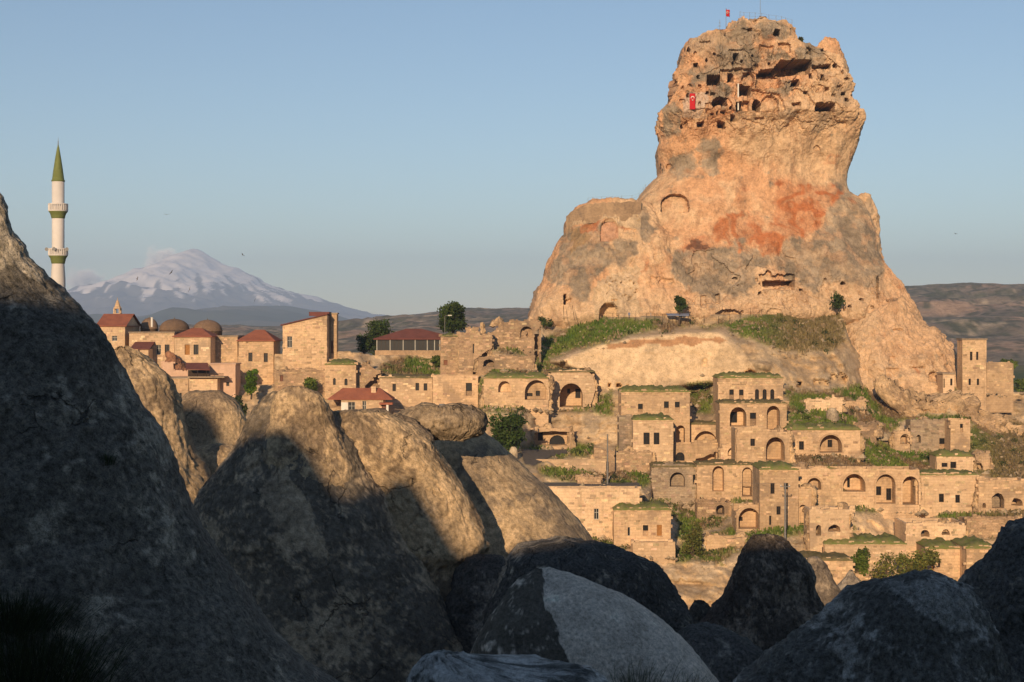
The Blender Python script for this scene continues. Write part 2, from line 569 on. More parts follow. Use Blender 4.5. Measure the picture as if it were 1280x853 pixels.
# --- village on the left
bld('stone_house', 'house', 'pale house under a low red gabled roof beside the dark rock cone', CA, (118, 252, 300, 372), [('w', 213, 320, 248, 355, 'p')], 'gable', 13, 'tuff_pale', roofrect=(112, 172))
bld('stone_house', 'house', 'long pale house with flat parapet and two white framed windows', CA, (328, 300, 628, 500), [('w', 508, 380, 540, 445, 'p'), ('w', 565, 378, 597, 440, 'd')], 'flat', 9, 'tuff_pale')
bld('stone_house', 'house', 'pale house with red hip roof and orange shuttered window before the domes', CA, (629, 322, 870, 500), [('w', 698, 378, 732, 447, 'o'), ('w', 757, 378, 790, 445, 'd')], 'hip', 9, 'tuff_pale', dy=-.6, roofrect=(630, 268))
bld('stone_house', 'house', 'plain block with dark recess between two red roofed houses', CA, (872, 326, 1050, 530), [('w', 880, 405, 905, 450, 'd')], 'flat', 8, 'tuff', dy=6)
bld('stone_house', 'house', 'house with red pyramid roof and two dark windows beside the tall gabled house', CA, (1056, 350, 1290, 640), [('w', 1122, 432, 1150, 490, 'd'), ('w', 1225, 435, 1252, 495, 'd')], 'hip', 10, 'tuff', dy=8, roofrect=(1060, 280))
bld('terrace_house', 'house', 'pink rendered terrace house with one small square window', CA, (862, 512, 1036, 760), [('w', 975, 630, 995, 655, 'd')], 'flat', 6, 'pink', dy=-1, rag=.03)
bld('terrace_house', 'house', 'low cream house front with wooden garage windows under the pink terrace', CA, (728, 602, 916, 760), [('w', 790, 692, 825, 722, 'o'), ('w', 832, 692, 860, 718, 'o')], 'flat', 6, 'tuff_pale', dy=-4, rag=.03)
bld('terrace_house', 'house', 'low weathered house front left of the garage windows', CA, (562, 606, 724, 760), [('w', 625, 706, 656, 728, 'd'), ('w', 665, 700, 678, 722, 'd')], 'flat', 6, 'tuff', dy=-3.5, rag=.08)
bld('terrace_house', 'house', 'small pink roof terrace room above the weathered house front', CA, (550, 497, 724, 612), [], 'none', 5, 'pink', dy=-1.5, rag=.03, outline=[(550, 497), (620, 497), (625, 552), (724, 556), (724, 640), (550, 640)])
bld('stone_house', 'house', 'small house with brown lean-to roof behind the lit valley rock', CA, (398, 404, 456, 560), [], 'shed', 6, 'tuff_pale', dy=-2, roofrect=(335, 345))
bld('gabled_house', 'house', 'tall bare stone house with a single sloping roof and one pale window', CB, (147, 148, 392, 470), [('w', 172, 268, 200, 330, 'p')], 'slope', 9, 'tuff', outline=[(147, 208), (392, 148), (392, 470), (147, 470)])
bld('chimney_tower', 'tower', 'narrow stone chimney tower beside the tall sloping roofed house', CB, (410, 144, 446, 390), [('w', 412, 292, 428, 362, 'r')], 'flat', 3, 'tuff', dy=1)
bld('stone_ruin', 'ruin', 'rough stone retaining wall below the tall sloping roofed house', CB, (100, 448, 384, 570), [('w', 132, 482, 150, 516, 'r')], 'none', 4, 'rubble', dy=-2, rag=.5)
bld('stone_house', 'house', 'ruined stone house with two arched slit windows above the red tiled cottage', CB, (380, 418, 552, 600), [('v', 425, 498, 440, 536), ('v', 488, 500, 505, 538)], 'grass', 8, 'tuff', rag=.3)
bld('stone_ruin', 'ruin', 'broken sloping stone wall running up from the house with slit windows', CB, (553, 420, 690, 600), [], 'none', 3, 'rubble', dy=2.5, rag=.3, outline=[(553, 420), (620, 428), (660, 450), (690, 468), (650, 490), (600, 540), (596, 640), (553, 640)])
bld('tiled_cottage', 'house', 'small cottage with red hip tiles, chimney and porch on the rock edge', CB, (470, 612, 702, 715), [('w', 508, 630, 547, 692, 'p'), ('w', 587, 624, 608, 695, 'p')], 'hip', 6, 'tuff_pale', dy=-2, rag=.02, roofrect=(395, 556))
bld('stone_house', 'house', 'long ruined house with three small windows beside the red tiled cottage', CB, (682, 492, 974, 640), [('w', 753, 530, 772, 570, 'd'), ('w', 880, 525, 900, 567, 'd'), ('w', 925, 527, 945, 567, 'd')], 'earth', 7, 'tuff_pale', rag=.35)
bld('stone_house', 'house', 'roofless house shell with tall open window at the edge of the green slope', CB, (975, 476, 1226, 690), [('w', 1158, 525, 1192, 597, 'h'), ('n', 1035, 530, 1060, 575), ('n', 1095, 530, 1112, 550)], 'none', 6, 'tuff', dy=-.5, rag=.4)
bld('stone_tower', 'tower', 'squat ruined stone tower beside the glazed pavilion', CB, (1018, 262, 1116, 490), [('w', 1035, 398, 1057, 425, 'r')], 'earth', 8, 'rubble', rag=.3)
bld('stone_ruin', 'ruin', 'stump of ruined wall with broken pillars above the squat tower', CB, (1118, 252, 1300, 480), [('w', 1196, 310, 1203, 362, 'd')], 'none', 3, 'rubble', dy=3, rag=.6, outline=[(1118, 252), (1158, 248), (1162, 226), (1215, 224), (1230, 245), (1240, 262), (1300, 250), (1300, 330), (1240, 372), (1200, 400), (1196, 480), (1118, 480)])

# --- slope below the castle
bld('stone_ruin', 'ruin', 'rounded ruin with a bricked arch on the crest beside the castle', CC, (125, 114, 515, 300), [('a', 375, 150, 457, 225, 1.0, [])], 'none', 4, 'rubble', rag=.3, outline=[(125, 212), (200, 180), (268, 128), (330, 112), (430, 112), (505, 120), (516, 150), (470, 192), (470, 330), (125, 330)])
bld('cave_facade', 'cave house', 'low broken wall with a small cave mouth on the green slope', CC, (95, 352, 462, 432), [('c', 128, 360, 202, 418, 3.0, [])], 'none', 3, 'rubble', rag=.6)
bld('cave_facade', 'cave house', 'stone front with a half buried arch and a wide bricked arch', CC, (130, 488, 562, 690), [('a', 228, 515, 312, 590, 1.0, []), ('a', 405, 508, 560, 640, 1.3, [('w', 480, 583, 508, 618, 'd'), ('w', 420, 598, 458, 620, 'd')])], 'grass', 6, 'tuff', rag=.4)
bld('vaulted_house', 'cave house', 'projecting vault with one deep round arch sheltering a small window and doorway', CC, (562, 448, 872, 690), [('a', 637, 530, 792, 690, 4.5, [('w', 696, 575, 716, 606, 'd'), ('w', 752, 575, 788, 640, 'd')])], 'earth', 8, 'tuff_pale', dy=-1, rag=.3, outline=[(562, 480), (590, 455), (640, 445), (760, 440), (830, 448), (860, 480), (872, 540), (874, 600), (850, 660), (850, 720), (562, 720)])
bld('cave_facade', 'cave house', 'cave front under a rock brow with a low dark arched mouth', CD, (404, 78, 632, 178), [('q', 412, 86, 628, 176, 2.0, [('w', 440, 105, 470, 155, 'd'), ('c', 508, 122, 602, 178, 2, [])])], 'none', 6, 'tuff', rag=.3)
bld('stone_ruin', 'ruin', 'low pale garden wall beside the small parking area', CD, (420, 258, 842, 306), [], 'none', 0.8, 'tuff_pale', dy=-.3, rag=.12, carve=False)
bld('stone_ruin', 'ruin', 'stepped brown wall with one tiny hole behind the lamp pole', CD, (772, 206, 1112, 322), [('w', 890, 232, 902, 246, 'd')], 'none', 3, 'rubble', rag=.3, outline=[(772, 186), (800, 186), (830, 212), (1112, 214), (1112, 345), (772, 345)])
bld('road_embankment', 'embankment', 'long smooth pale retaining wall carrying the road', CD, (440, 428, 1040, 716), [('w', 770, 550, 800, 615, 'p'), ('w', 880, 630, 935, 712, 'o')], 'none', 5, 'tuff_pale', rag=.05)
bld('flat_house', 'house', 'small flat house with turf roof and two shuttered windows below the road', CD, (888, 552, 1226, 760), [('w', 1060, 648, 1092, 712, 'h'), ('w', 1143, 646, 1173, 712, 'o'), ('w', 970, 660, 985, 712, 'p')], 'grass', 7, 'tuff', dy=-3, rag=.06)
bld('stone_plinth', 'plinth', 'bright plinth terrace under the small flat house', CD, (1000, 748, 1252, 806), [], 'none', 5, 'tuff_pale', dy=-4.0, rag=.15, carve=False)
bld('stone_house', 'house', 'turf roofed house with three small windows against the smooth cliff', CE, (178, 242, 602, 570), [('w', 283, 320, 313, 375, 'h'), ('n', 325, 300, 365, 372), ('w', 443, 305, 473, 375, 'h'), ('w', 510, 307, 540, 375, 'h'), ('a', 517, 452, 572, 575, 1.5, [])], 'grass', 8, 'tuff', rag=.1)
bld('stone_house', 'house', 'square turf roofed house with a pair of carved framed windows', CE, (252, 414, 500, 685), [('w', 317, 497, 355, 570, 'd'), ('w', 380, 497, 415, 570, 'd'), ('w', 365, 648, 393, 674, 'd')], 'grass', 7, 'tuff_pale', dy=-3, rag=.1)
bld('stone_ruin', 'ruin', 'grey rubble side wall left of the pair of carved windows', CE, (166, 392, 252, 585), [('v', 136, 415, 153, 478)], 'none', 5, 'tuff_grey', dy=-2, rag=.4)
bld('cave_facade', 'cave house', 'wall with a wide half buried arch between two stone houses', CE, (603, 440, 785, 575), [('a', 625, 487, 772, 590, 1.6, [])], 'earth', 5, 'tuff', rag=.3)
bld('cave_facade', 'cave house', 'low wall with one black arched doorway at its foot', CE, (500, 566, 782, 690), [('v', 515, 618, 570, 670)], 'none', 4, 'tuff', dy=-2, rag=.25, outline=[(500, 566), (600, 572), (640, 552), (700, 540), (782, 560), (790, 600), (740, 625), (690, 645), (640, 660), (600, 720), (500, 720)])
bld('mansion', 'house', 'upper mansion storey with two square and three arched windows', CE, (776, 156, 1176, 312), [('w', 845, 232, 873, 295, 'h'), ('w', 905, 232, 933, 292, 'h'), ('v', 1003, 230, 1028, 298), ('v', 1050, 230, 1075, 300), ('v', 1097, 230, 1122, 300)], 'grass', 8, 'tuff', rag=.08)
bld('mansion', 'house', 'lower mansion storey with a great arched loggia and a nested side arch', CE, (786, 312, 1198, 550), [('a', 848, 340, 950, 460, 2.5, [('w', 848, 378, 913, 445, 'd')]), ('w', 972, 375, 1010, 455, 'h'), ('a', 1075, 332, 1156, 480, 2.0, [])], 'earth', 6, 'tuff', dy=-1, rag=.1)
bld('vaulted_house', 'cave house', 'curved ruin wall with tall plastered arch below the mansion', CE, (884, 462, 1216, 680), [('w', 975, 535, 1003, 580, 'd'), ('a', 1070, 525, 1186, 670, 2.5, [('w', 1068, 625, 1088, 662, 'd')])], 'none', 6, 'tuff', dy=-2, rag=.2, outline=[(890, 500), (905, 472), (940, 462), (1060, 462), (1080, 490), (1170, 490), (1216, 510), (1220, 700), (884, 700)])
bld('vaulted_house', 'cave house', 'small peaked vault stump beside the plastered arch', CE, (790, 585, 905, 680), [('a', 835, 590, 892, 640, .8, [])], 'none', 3, 'tuff_pale', dy=-2, rag=.1, outline=[(790, 600), (815, 575), (845, 562), (880, 572), (905, 610), (905, 700), (790, 700)])
bld('vaulted_house', 'cave house', 'broken vault with a pointed arch and a dark slot at its side', CG, (72, 108, 350, 312), [('a', 183, 150, 277, 240, 1.2, [('w', 170, 226, 182, 242, 'd')]), ('w', 325, 165, 342, 225, 'd')], 'earth', 5, 'tuff_grey', dy=-1, rag=.4, outline=[(72, 150), (90, 112), (150, 104), (240, 100), (320, 112), (352, 160), (352, 340), (90, 340), (72, 250)])
bld('vaulted_house', 'cave house', 'roofless hall with one whitewashed arch and one tall grey arch', CG, (352, 98, 722, 320), [('a', 445, 112, 517, 268, 1.2, []), ('a', 628, 120, 690, 300, 1.6, []), ('n', 700, 235, 716, 280)], 'earth', 5, 'tuff', rag=.3)
bld('stone_house', 'house', 'tall square house with two upper windows behind the power pole', CG, (736, 128, 975, 480), [('w', 803, 217, 828, 283, 'd'), ('w', 885, 217, 912, 280, 'h'), ('w', 840, 360, 865, 412, 'd'), ('w', 795, 418, 808, 475, 'd')], 'grass', 8, 'tuff', dy=-1, rag=.06)
bld('stone_ruin', 'ruin', 'side ruin with a shallow arch joined to the tall square house', CG, (976, 252, 1056, 462), [('a', 974, 350, 1026, 470, 1.0, [])], 'none', 5, 'tuff', rag=.3, dy=.5)
bld('vaulted_house', 'cave house', 'low wide vault with nested arch rings and a tiny doorway', CG, (592, 352, 764, 500), [('a', 606, 370, 738, 500, 2.0, [('w', 625, 440, 650, 466, 'd')])], 'none', 5, 'tuff', rag=.3, dy=-.5, outline=[(592, 400), (620, 366), (680, 350), (764, 345), (764, 520), (592, 520)])
bld('cave_facade', 'cave house', 'pale cliff front with a black doorway and an open broken window', CG, (1042, 372, 1290, 660), [('c', 1083, 475, 1115, 542, 2, []), ('c', 1157, 472, 1232, 516, 2, []), ('w', 1120, 610, 1135, 650, 'd')], 'none', 5, 'tuff_pale', rag=.4)
bld('cave_facade', 'cave house', 'wall with an arched porch sheltering a door and a window', CF, (96, 384, 462, 512), [('w', 155, 447, 180, 490, 'd'), ('a', 258, 415, 371, 505, 2.2, [('w', 262, 447, 282, 497, 'd'), ('w', 318, 447, 342, 485, 'd')])], 'grass', 6, 'tuff', rag=.35)
bld('cave_facade', 'cave house', 'long front of four arches, one with a whitewashed door wall', CF, (156, 578, 756, 770), [('a', 195, 630, 266, 690, 1.6, []), ('a', 375, 610, 487, 700, 2.4, [('w', 420, 640, 434, 690, 'd')]), ('a', 540, 612, 637, 760, 1.4, [('w', 555, 680, 583, 725, 'd'), ('w', 608, 690, 634, 750, 'd')]), ('a', 672, 622, 756, 765, 2.6, [])], 'none', 6, 'tuff', rag=.5)
bld('stone_house', 'house', 'long low house front with two small windows beside the tall dark arch', CF, (759, 612, 1052, 790), [('w', 855, 710, 880, 752, 'd'), ('w', 937, 715, 960, 755, 'd')], 'earth', 6, 'tuff_pale', dy=-1.5, rag=.12)
bld('cave_facade', 'cave house', 'eroded rock front with low cave mouths at the end of the long house', CF, (1053, 632, 1300, 785), [('c', 1072, 756, 1090, 780, 1.5, []), ('c', 1118, 706, 1182, 782, 1.2, []), ('c', 1215, 730, 1276, 768, 2.0, [])], 'none', 5, 'tuff', rag=.6)
bld('stone_house', 'house', 'roofless square house beside grey rubble on the right slope', CF, (912, 338, 1011, 490), [('w', 960, 360, 975, 402, 'h')], 'none', 6, 'tuff', rag=.15)
bld('stone_ruin', 'ruin', 'grey rubble wall with a collapsed doorway joined to the roofless square house', CF, (712, 338, 911, 492), [('w', 857, 432, 886, 484, 'h'), ('c', 742, 415, 764, 456, 1, [])], 'none', 4, 'tuff_grey', dy=1, rag=.3)
bld('stone_ruin', 'ruin', 'small broken arch stump left of the grey rubble wall', CF, (632, 400, 712, 490), [('a', 660, 402, 711, 462, 1.2, [])], 'none', 3, 'tuff', rag=.5, dy=-.5)
bld('cave_facade', 'cave house', 'half buried house with two low black windows on the right slope', CF, (842, 516, 1026, 602), [('w', 868, 555, 898, 576, 'd'), ('w', 912, 550, 942, 582, 'd')], 'grass', 5, 'tuff_pale', rag=.4)
bld('tower_house', 'house', 'square tower house with two slit windows against the castle foot', C5, (830, 492, 1005, 860), [('w', 885, 580, 903, 643, 'd'), ('w', 930, 580, 946, 640, 'd'), ('w', 875, 775, 892, 822, 'd'), ('w', 935, 775, 952, 822, 'd')], 'flat', 4, 'tuff', rag=.1, Y=334)
bld('stone_ruin', 'ruin', 'broken courtyard wall right of the square tower house', C5, (1006, 656, 1200, 870), [], 'none', 7, 'tuff', rag=.35, Y=335)
bld('stone_house', 'house', 'tiny whitewashed hut at the foot of the castle cliff', C5, (690, 742, 772, 850), [('w', 684, 775, 702, 842, 'd'), ('w', 742, 775, 758, 825, 'd')], 'flat', 5, 'tuff_pale', rag=.06, Y=333)
bld('flat_house', 'house', 'long low house under thick roof turf among bushes', CH, (140, 452, 606, 630), [('w', 128, 472, 142, 512, 'd')], 'grass', 7, 'tuff_pale', rag=.1)
bld('flat_house', 'house', 'low broken yard house with earth roof beside two small stone cones', CH, (0, 545, 302, 660), [], 'earth', 6, 'tuff', dy=-2, rag=.15)
bld('stone_house', 'house', 'house with turf roof and two slit windows above the bushes', CH, (728, 478, 914, 660), [('w', 787, 540, 800, 590, 'd'), ('w', 750, 540, 765, 605, 'o')], 'grass', 8, 'tuff', rag=.2)
bld('stone_house', 'house', 'house corner with one dark window partly behind the dark right hand rock', CH, (948, 476, 1120, 660), [('w', 1013, 550, 1042, 582, 'd')], 'grass', 8, 'tuff', dy=-2, rag=.1)
bld('cave_facade', 'cave house', 'tall pale rock face with two small caves and a black cleft', CH, (604, 330, 946, 580), [('c', 690, 375, 737, 416, 2, []), ('c', 808, 373, 854, 406, 2, []), ('c', 668, 450, 716, 600, 4, [])], 'none', 8, 'tuff_pale', dy=.5, rag=.6)

bld('stone_ruin', 'ruin', 'long pale broken terrace wall across the upper grassy slope', CF, (188, 236, 372, 286), [], 'none', 3, 'tuff_pale', rag=.6, outline=[(188, 245), (230, 236), (300, 240), (330, 225), (372, 238), (372, 300), (188, 300)])
bld('stone_ruin', 'ruin', 'second pale terrace wall stepping down beside the long broken one', CF, (376, 240, 484, 275), [], 'none', 2.5, 'tuff', rag=.6)
bld('stone_ruin', 'ruin', 'rubble heap wall in the middle of the green slope', CF, (420, 352, 546, 412), [], 'none', 2.5, 'rubble', rag=.8, outline=[(420, 372), (450, 352), (500, 360), (546, 350), (540, 400), (546, 430), (420, 430)])
bld('stone_ruin', 'ruin', 'leaning wall remnant right of the half buried house', CF, (1036, 506, 1116, 590), [], 'none', 2.5, 'tuff', rag=.5, outline=[(1036, 515), (1090, 512), (1104, 505), (1118, 590), (1100, 600), (1070, 560), (1040, 540)])
bld('stone_ruin', 'ruin', 'smooth pale yard wall below the shallow side arch', CF, (206, 776, 424, 860), [], 'none', 4, 'tuff_pale', rag=.3)
bld('stone_ruin', 'ruin', 'long rubble retaining wall under the eroded cave mouths', CH, (948, 306, 1290, 408), [], 'none', 4, 'rubble', rag=.5)
bld('stone_ruin', 'ruin', 'low garden wall in front of the long turf roofed house', CH, (330, 618, 512, 668), [], 'none', 2, 'tuff', dy=-2, rag=.25)
bld('stone_ruin', 'ruin', 'crumbling ledge wall under the low wide vault', CG, (412, 540, 642, 612), [], 'none', 3, 'tuff', rag=.6)
bld('cave_facade', 'cave house', 'rough stone front with a dark niche beside the broken vault steps', CG, (352, 320, 560, 420), [('c', 470, 350, 520, 410, 2, [])], 'none', 4, 'rubble', rag=.7)
bld('stone_ruin', 'ruin', 'tumbled stone wall above the grey vault with pointed arch', CD, (672, 352, 812, 398), [], 'none', 2, 'rubble', rag=.5)
bld('stone_ruin', 'ruin', 'rough wall stub on the crest path below the castle shoulder', CC, (300, 175, 410, 260), [], 'none', 2, 'rubble', dy=-1, rag=.6)

# ------------------------------------------------------------------ hillside: depth as a function of direction, built terrace on terrace
GRASS = [
 [(668,428),(700,412),(720,402),(760,400),(830,402),(860,402),(900,405),(930,398),(960,390),(1010,385),(1055,385),(1062,400),(1060,425),(1045,440),(1010,440),(980,435),(940,425),(905,408),(870,408),(830,412),(795,418),(770,425),(740,432),(715,440),(700,448),(690,445),(688,455),(700,462),(690,468),(640,470),(610,468),(600,462),(640,455),(665,455),(668,445),(640,440),(605,438),(620,434)],
 [(603,475),(625,488),(640,492),(685,496),(690,505),(735,508),(770,490),(770,512),(760,522),(745,515),(700,512),(660,510),(630,510),(605,515)],
 [(655,556),(700,550),(742,556),(742,572),(690,574),(660,576)],
 [(672,585),(735,582),(815,588),(813,606),(762,606),(735,603),(690,600)],
 [(835,620),(850,612),(870,610),(885,612),(875,625),(890,635),(905,633),(908,645),(895,655),(885,665),(870,672),(880,682),(920,682),(915,692),(880,700),(850,700),(830,692),(850,685),(858,675),(842,670),(840,640)],
 [(900,625),(955,620),(957,629),(920,634)],
 [(890,670),(925,655),(965,660),(975,655),(1012,655),(1018,668),(985,674),(930,677),(900,677)],
 [(985,482),(1005,488),(1030,495),(1045,488),(1090,480),(1100,475),(1130,490),(1160,515),(1210,520),(1210,525),(1130,525),(1100,545),(1100,555),(1140,562),(1170,570),(1165,580),(1200,590),(1220,592),(1215,600),(1120,595),(1080,592),(1040,588),(1000,585),(990,580),(985,572),(1020,565),(1060,562),(1075,552),(1070,540),(1050,535),(1010,535),(985,530)],
 [(1212,525),(1240,525),(1300,535),(1420,540),(1420,640),(1280,610),(1260,618),(1230,602),(1240,590),(1225,565),(1215,560)],
 [(1012,615),(1045,605),(1065,612),(1075,622),(1100,625),(1130,635),(1115,642),(1090,634),(1050,642),(1010,637)],
 [(1135,628),(1160,632),(1200,642),(1230,640),(1290,632),(1420,632),(1420,650),(1230,652),(1200,650),(1140,642)],
 [(820,692),(900,685),(920,690),(905,705),(880,702),(830,700)],
 [(735,668),(792,670),(788,680),(738,682)],
 [(455,480),(475,455),(490,448),(520,448),(550,455),(562,470),(530,472),(500,467),(478,478)],
 [(600,470),(620,478),(625,500),(604,520),(596,500)],
 [(360,475),(405,468),(405,500),(380,500)],
 [(860,480),(890,478),(892,520),(862,520)],
 [(895,540),(925,528),(930,545),(905,560),(892,552)],
 [(1165,520),(1215,515),(1212,528),(1168,528)],
 [(1030,495),(1075,505),(1095,530),(1070,532),(1040,520)],
 [(1045,715),(1100,708),(1180,705),(1190,730),(1080,740)],
]
ROADS = [[(652, 563), (706, 562), (714, 566), (690, 571), (676, 578), (668, 583), (655, 580)], [(660, 604.5), (800, 604.5), (802, 609.5), (660, 609.5)]]
ST = 1.7
PXS = np.arange(40, 1421, ST)
PYS = np.arange(378, 801, ST)
QX, QY = np.meshgrid(PXS, PYS)
wp = np.stack([QX * .06, QY * .10, np.zeros_like(QX)], -1)
WX = QX + fbm(wp, 3, 21) * 7
WY = QY + fbm(wp, 3, 45) * 4
gm = np.zeros(QX.shape, bool)
for p in GRASS:
    gm |= inpoly(WX, WY, p)
rm = np.zeros(QX.shape, bool)
for p in ROADS:
    rm |= inpoly(QX, QY, p)
hm = np.zeros(QX.shape, bool)
for b in B:
    x0, y0 = cv(b['crop'], b['rect'][0], b['rect'][1]); x1, y1 = cv(b['crop'], b['rect'][2], b['rect'][3])
    b['px'] = (x0, y0, x1, y1)
    if b['carve']:
        hm |= (QX > x0) & (QX < x1) & (QY > y0) & (QY < y1)
gn = fbm(wp * 1.3, 3, 91)
for b in B:
    x0, y0, x1, y1 = b['px']
    if x0 > 590 and b['carve']:
        gm |= (QX > x0 - 3) & (QX < x1 + 3) & (QY > y1 - .5) & (QY < y1 + 5.5 + 3 * gn) & ~hm & ~rm & (gn > -.25)
g = np.where(gm, 0.85, 0.07)
g = np.where((QX < 590) & ~gm, 0.30, g)
g = np.where(hm, 0.12, g)
g = np.where(rm, 1.6, g)
crest = np.interp(PXS, [0, 130, 350, 420, 450, 470, 560, 600, 620, 640, 660, 700, 1050, 1066, 1090, 1150, 1200, 1230, 1265, 1290, 1420],
                  [452, 452, 442, 438, 440, 444, 442, 426, 412, 406, 402, 397, 390, 432, 462, 476, 484, 488, 490, 488, 500])
above = QY < crest[None, :]
g = np.where(above, 0, g)
g = blur(g, 14, 1)
YB = np.interp(PXS, [0, 600, 1280, 1420], [232, 236, 238, 240])
YT = np.interp(PXS, [0, 300, 600, 700, 1100, 1300, 1420], [330, 332, 338, 349, 349, 340, 335])
cum = np.cumsum(g[::-1], 0)[::-1] * ST
scale = (YT - YB) / cum[0]
scale = blur(scale[None, :], 30, 1)[0]
HY = YB[None, :] + cum * scale[None, :]
lint = np.clip((800 - QY) / (800 - crest[None, :]), 0, 1)
HY = .5 * HY + .5 * (YB + (YT - YB) * lint)
HY = blur(blur(HY, 10, 1), 1.2, 0)

PALEZ = [(690, 452), (740, 430), (800, 420), (870, 412), (905, 412), (930, 440), (950, 470), (880, 482), (760, 490), (745, 482), (720, 465)]
pm = blur(blur(inpoly(QX, QY, PALEZ).astype(float), 3, 1), .9, 0)
foot_y = blur(HY[int((484 - PYS[0]) / ST)][None], 30, 1)[0]
HY = HY * (1 - pm) + (foot_y[None] + .05 * (484 - QY)) * pm
def hill_y(px, py):
    j = int(round((px - PXS[0]) / ST)); i = int(round((py - PYS[0]) / ST))
    return float(HY[min(max(i, 0), len(PYS) - 1), min(max(j, 0), len(PXS) - 1)])

for b in B:
    x0, y0, x1, y1 = b['px']
    if b['Y'] is None:
        xs = np.linspace(x0, x1, 7)
        b['Y'] = float(np.mean([hill_y(x, y1) for x in xs])) - 0.9 + b['dy']

rock = 1 - blur(blur((gm | rm).astype(float), 1.2, 1), 1.2, 0)
W0 = np.stack([(QX - 640) / F * HY, HY, (HZ - QY) / F * HY], -1)
dsp = fbm(W0 * 0.16, 5, 61) * 1.5 + (worley(W0 * np.array((.28, .28, .45)), 3)[2] - .5) * 1.3 + (worley(W0 * np.array((.8, .8, 1.1)), 4)[2] - .5) * .6
strata = (ridged(W0 * np.array((.04, .04, .42)), 3, 64) - .4) * .9
dsp = (dsp + strata) * rock + fbm(W0 * 0.35, 4, 71) * 0.5 * (1 - rock)
HYd = HY + dsp * (1 - .75 * pm)
nich = np.zeros(QX.shape)
for b in B:
    if not b['carve']: continue
    x0, y0, x1, y1 = b['px']
    ins = (QX > x0 + 1.2) & (QX < x1 - 1.2) & (QY > y0 + 1.5) & (QY < y1 + 1)
    tgt = b['Y'] + b['depth'] + 0.4
    HYd = np.where(ins, np.maximum(HYd, tgt), HYd)
    edge = (QX > x0 - 1) & (QX < x1 + 1) & (QY > y0 - 3) & (QY < y1 + 1)
    HYd = np.where(edge, np.maximum(HYd, b['Y'] + 0.7), HYd)
# holes worn straight into the cliffs: shape, crop, rect, depth
HOLES = [('r', CC, 960, 530, 977, 553, 4), ('o', CC, 1013, 525, 1048, 556, 5), ('r', CC, 1083, 535, 1098, 551, 3), ('o', CE, 678, 38, 712, 92, 1.0), ('p', CE, 935, 112, 1010, 135, 5), ('r', CE, 1262, 182, 1285, 198, 3),
         ('r', CE, 605, 245, 648, 272, 3), ('r', CF, 143, 148, 165, 174, 4), ('q', CF, 230, 136, 300, 172, 2.5), ('q', CF, 308, 104, 392, 166, 3.0), ('o', CF, 812, 235, 890, 306, 1.8), ('o', CF, 838, 246, 868, 306, 3.0), ('o', CF, 1245, 385, 1275, 425, 3),
         ('r', C5, 585, 725, 650, 790, 2), ('r', CC, 640, 380, 692, 415, 1.6), ('o', CE, 25, 190, 60, 250, .6), ('r', CE, 1070, 115, 1100, 140, .8)]
for kind, c, x0, y0, x1, y1, d in HOLES:
    x0, y0 = cv(c, x0, y0); x1, y1 = cv(c, x1, y1)
    u = (QX - (x0 + x1) / 2) / ((x1 - x0) / 2); v = (y1 - QY) / (y1 - y0)
    if kind == 'o': ins = (np.abs(u) < 1) & (v > 0) & (v < 0.45 + 0.55 * np.sqrt(np.clip(1 - u * u, 0, 1)))
    elif kind == 'p': ins = (np.abs(u) < 1) & (v > 0) & (v < np.sqrt(np.clip(1 - u * u, 0, 1)))
    elif kind == 'q': ins = (np.abs(u + .1 * fbm(wp * 5, 2, 8)) < 1) & (v > 0) & (v < .85 + .3 * vnoise(wp * 4, 5))
    else: ins = (np.abs(u) < 1) & (v > 0) & (v < 1)
    HYd = HYd + ins * d
ci = np.clip(np.searchsorted(PYS, crest), 0, len(PYS) - 1)
P = np.stack([(QX - 640) / F * HYd, HYd, (HZ - QY) / F * HYd], -1)
for j in range(len(PXS)):
    c = ci[j]
    k = np.arange(c, 0, -1)
    P[:c, j, 0] = P[c, j, 0] * (1 + k * 3.0 / P[c, j, 1])
    P[:c, j, 1] = P[c, j, 1] + k * 3.0
    P[:c, j, 2] = P[c, j, 2] - 0.02 * k ** 1.6 - 0.3 * k
# colours of earth and stone themselves
n_big = fbm(W0 * 0.05, 4, 5); n_mid = fbm(W0 * 0.22, 4, 6); n_fine = fbm(W0 * 0.9, 3, 7)
rk = np.array((0.58, 0.425, 0.265)) * (1 + 0.16 * n_big[..., None])
rk = np.where((n_mid > 0.12)[..., None], rk * np.array((.86, .82, .78)), rk)
rk = rk * (1 - .22 * sstep(.1, .5, fbm(W0 * np.array((.03, .03, .55)), 4, 66)))[..., None]
lich = sstep(0.12, 0.5, fbm(W0 * np.array((.12, .12, .2)), 5, 77))
rk = rk * (1 - lich[..., None] * .42) + np.array((.17, .14, .11)) * lich[..., None] * .42
pale = inpoly(QX, QY, [(690, 452), (740, 430), (800, 420), (870, 412), (905, 412), (930, 440), (950, 470), (880, 480), (760, 488), (745, 480), (720, 465)])
pale |= inpoly(QX, QY, [(1010, 640), (1280, 655), (1280, 690), (1010, 690)])
rk = np.where(pale[..., None], np.array((.68, .49, .30)) * (1 + .08 * n_mid[..., None]) * (1 - .25 * lich[..., None]), rk)
band = inpoly(WX, WY, [(760, 428), (880, 420), (910, 425), (905, 431), (880, 428), (760, 437)])
rk = np.where(band[..., None], np.array((.45, .25, .13)), rk)
gg = np.stack([0.135 + 0.05 * n_mid, 0.180 + 0.03 * n_mid, 0.034 + 0.012 * n_mid], -1)
dry = sstep(0.08, 0.6, fbm(W0 * 0.10, 4, 33) + 0.25 * n_fine)
dry = np.maximum(dry, sstep(1195, 1260, QX) * .8 * (QY > 520))
dry = np.maximum(dry, sstep(930, 1000, QX) * .75 * (QY < 445))
gg = gg * (1 - dry[..., None]) + np.array((.235, .155, .085)) * dry[..., None]
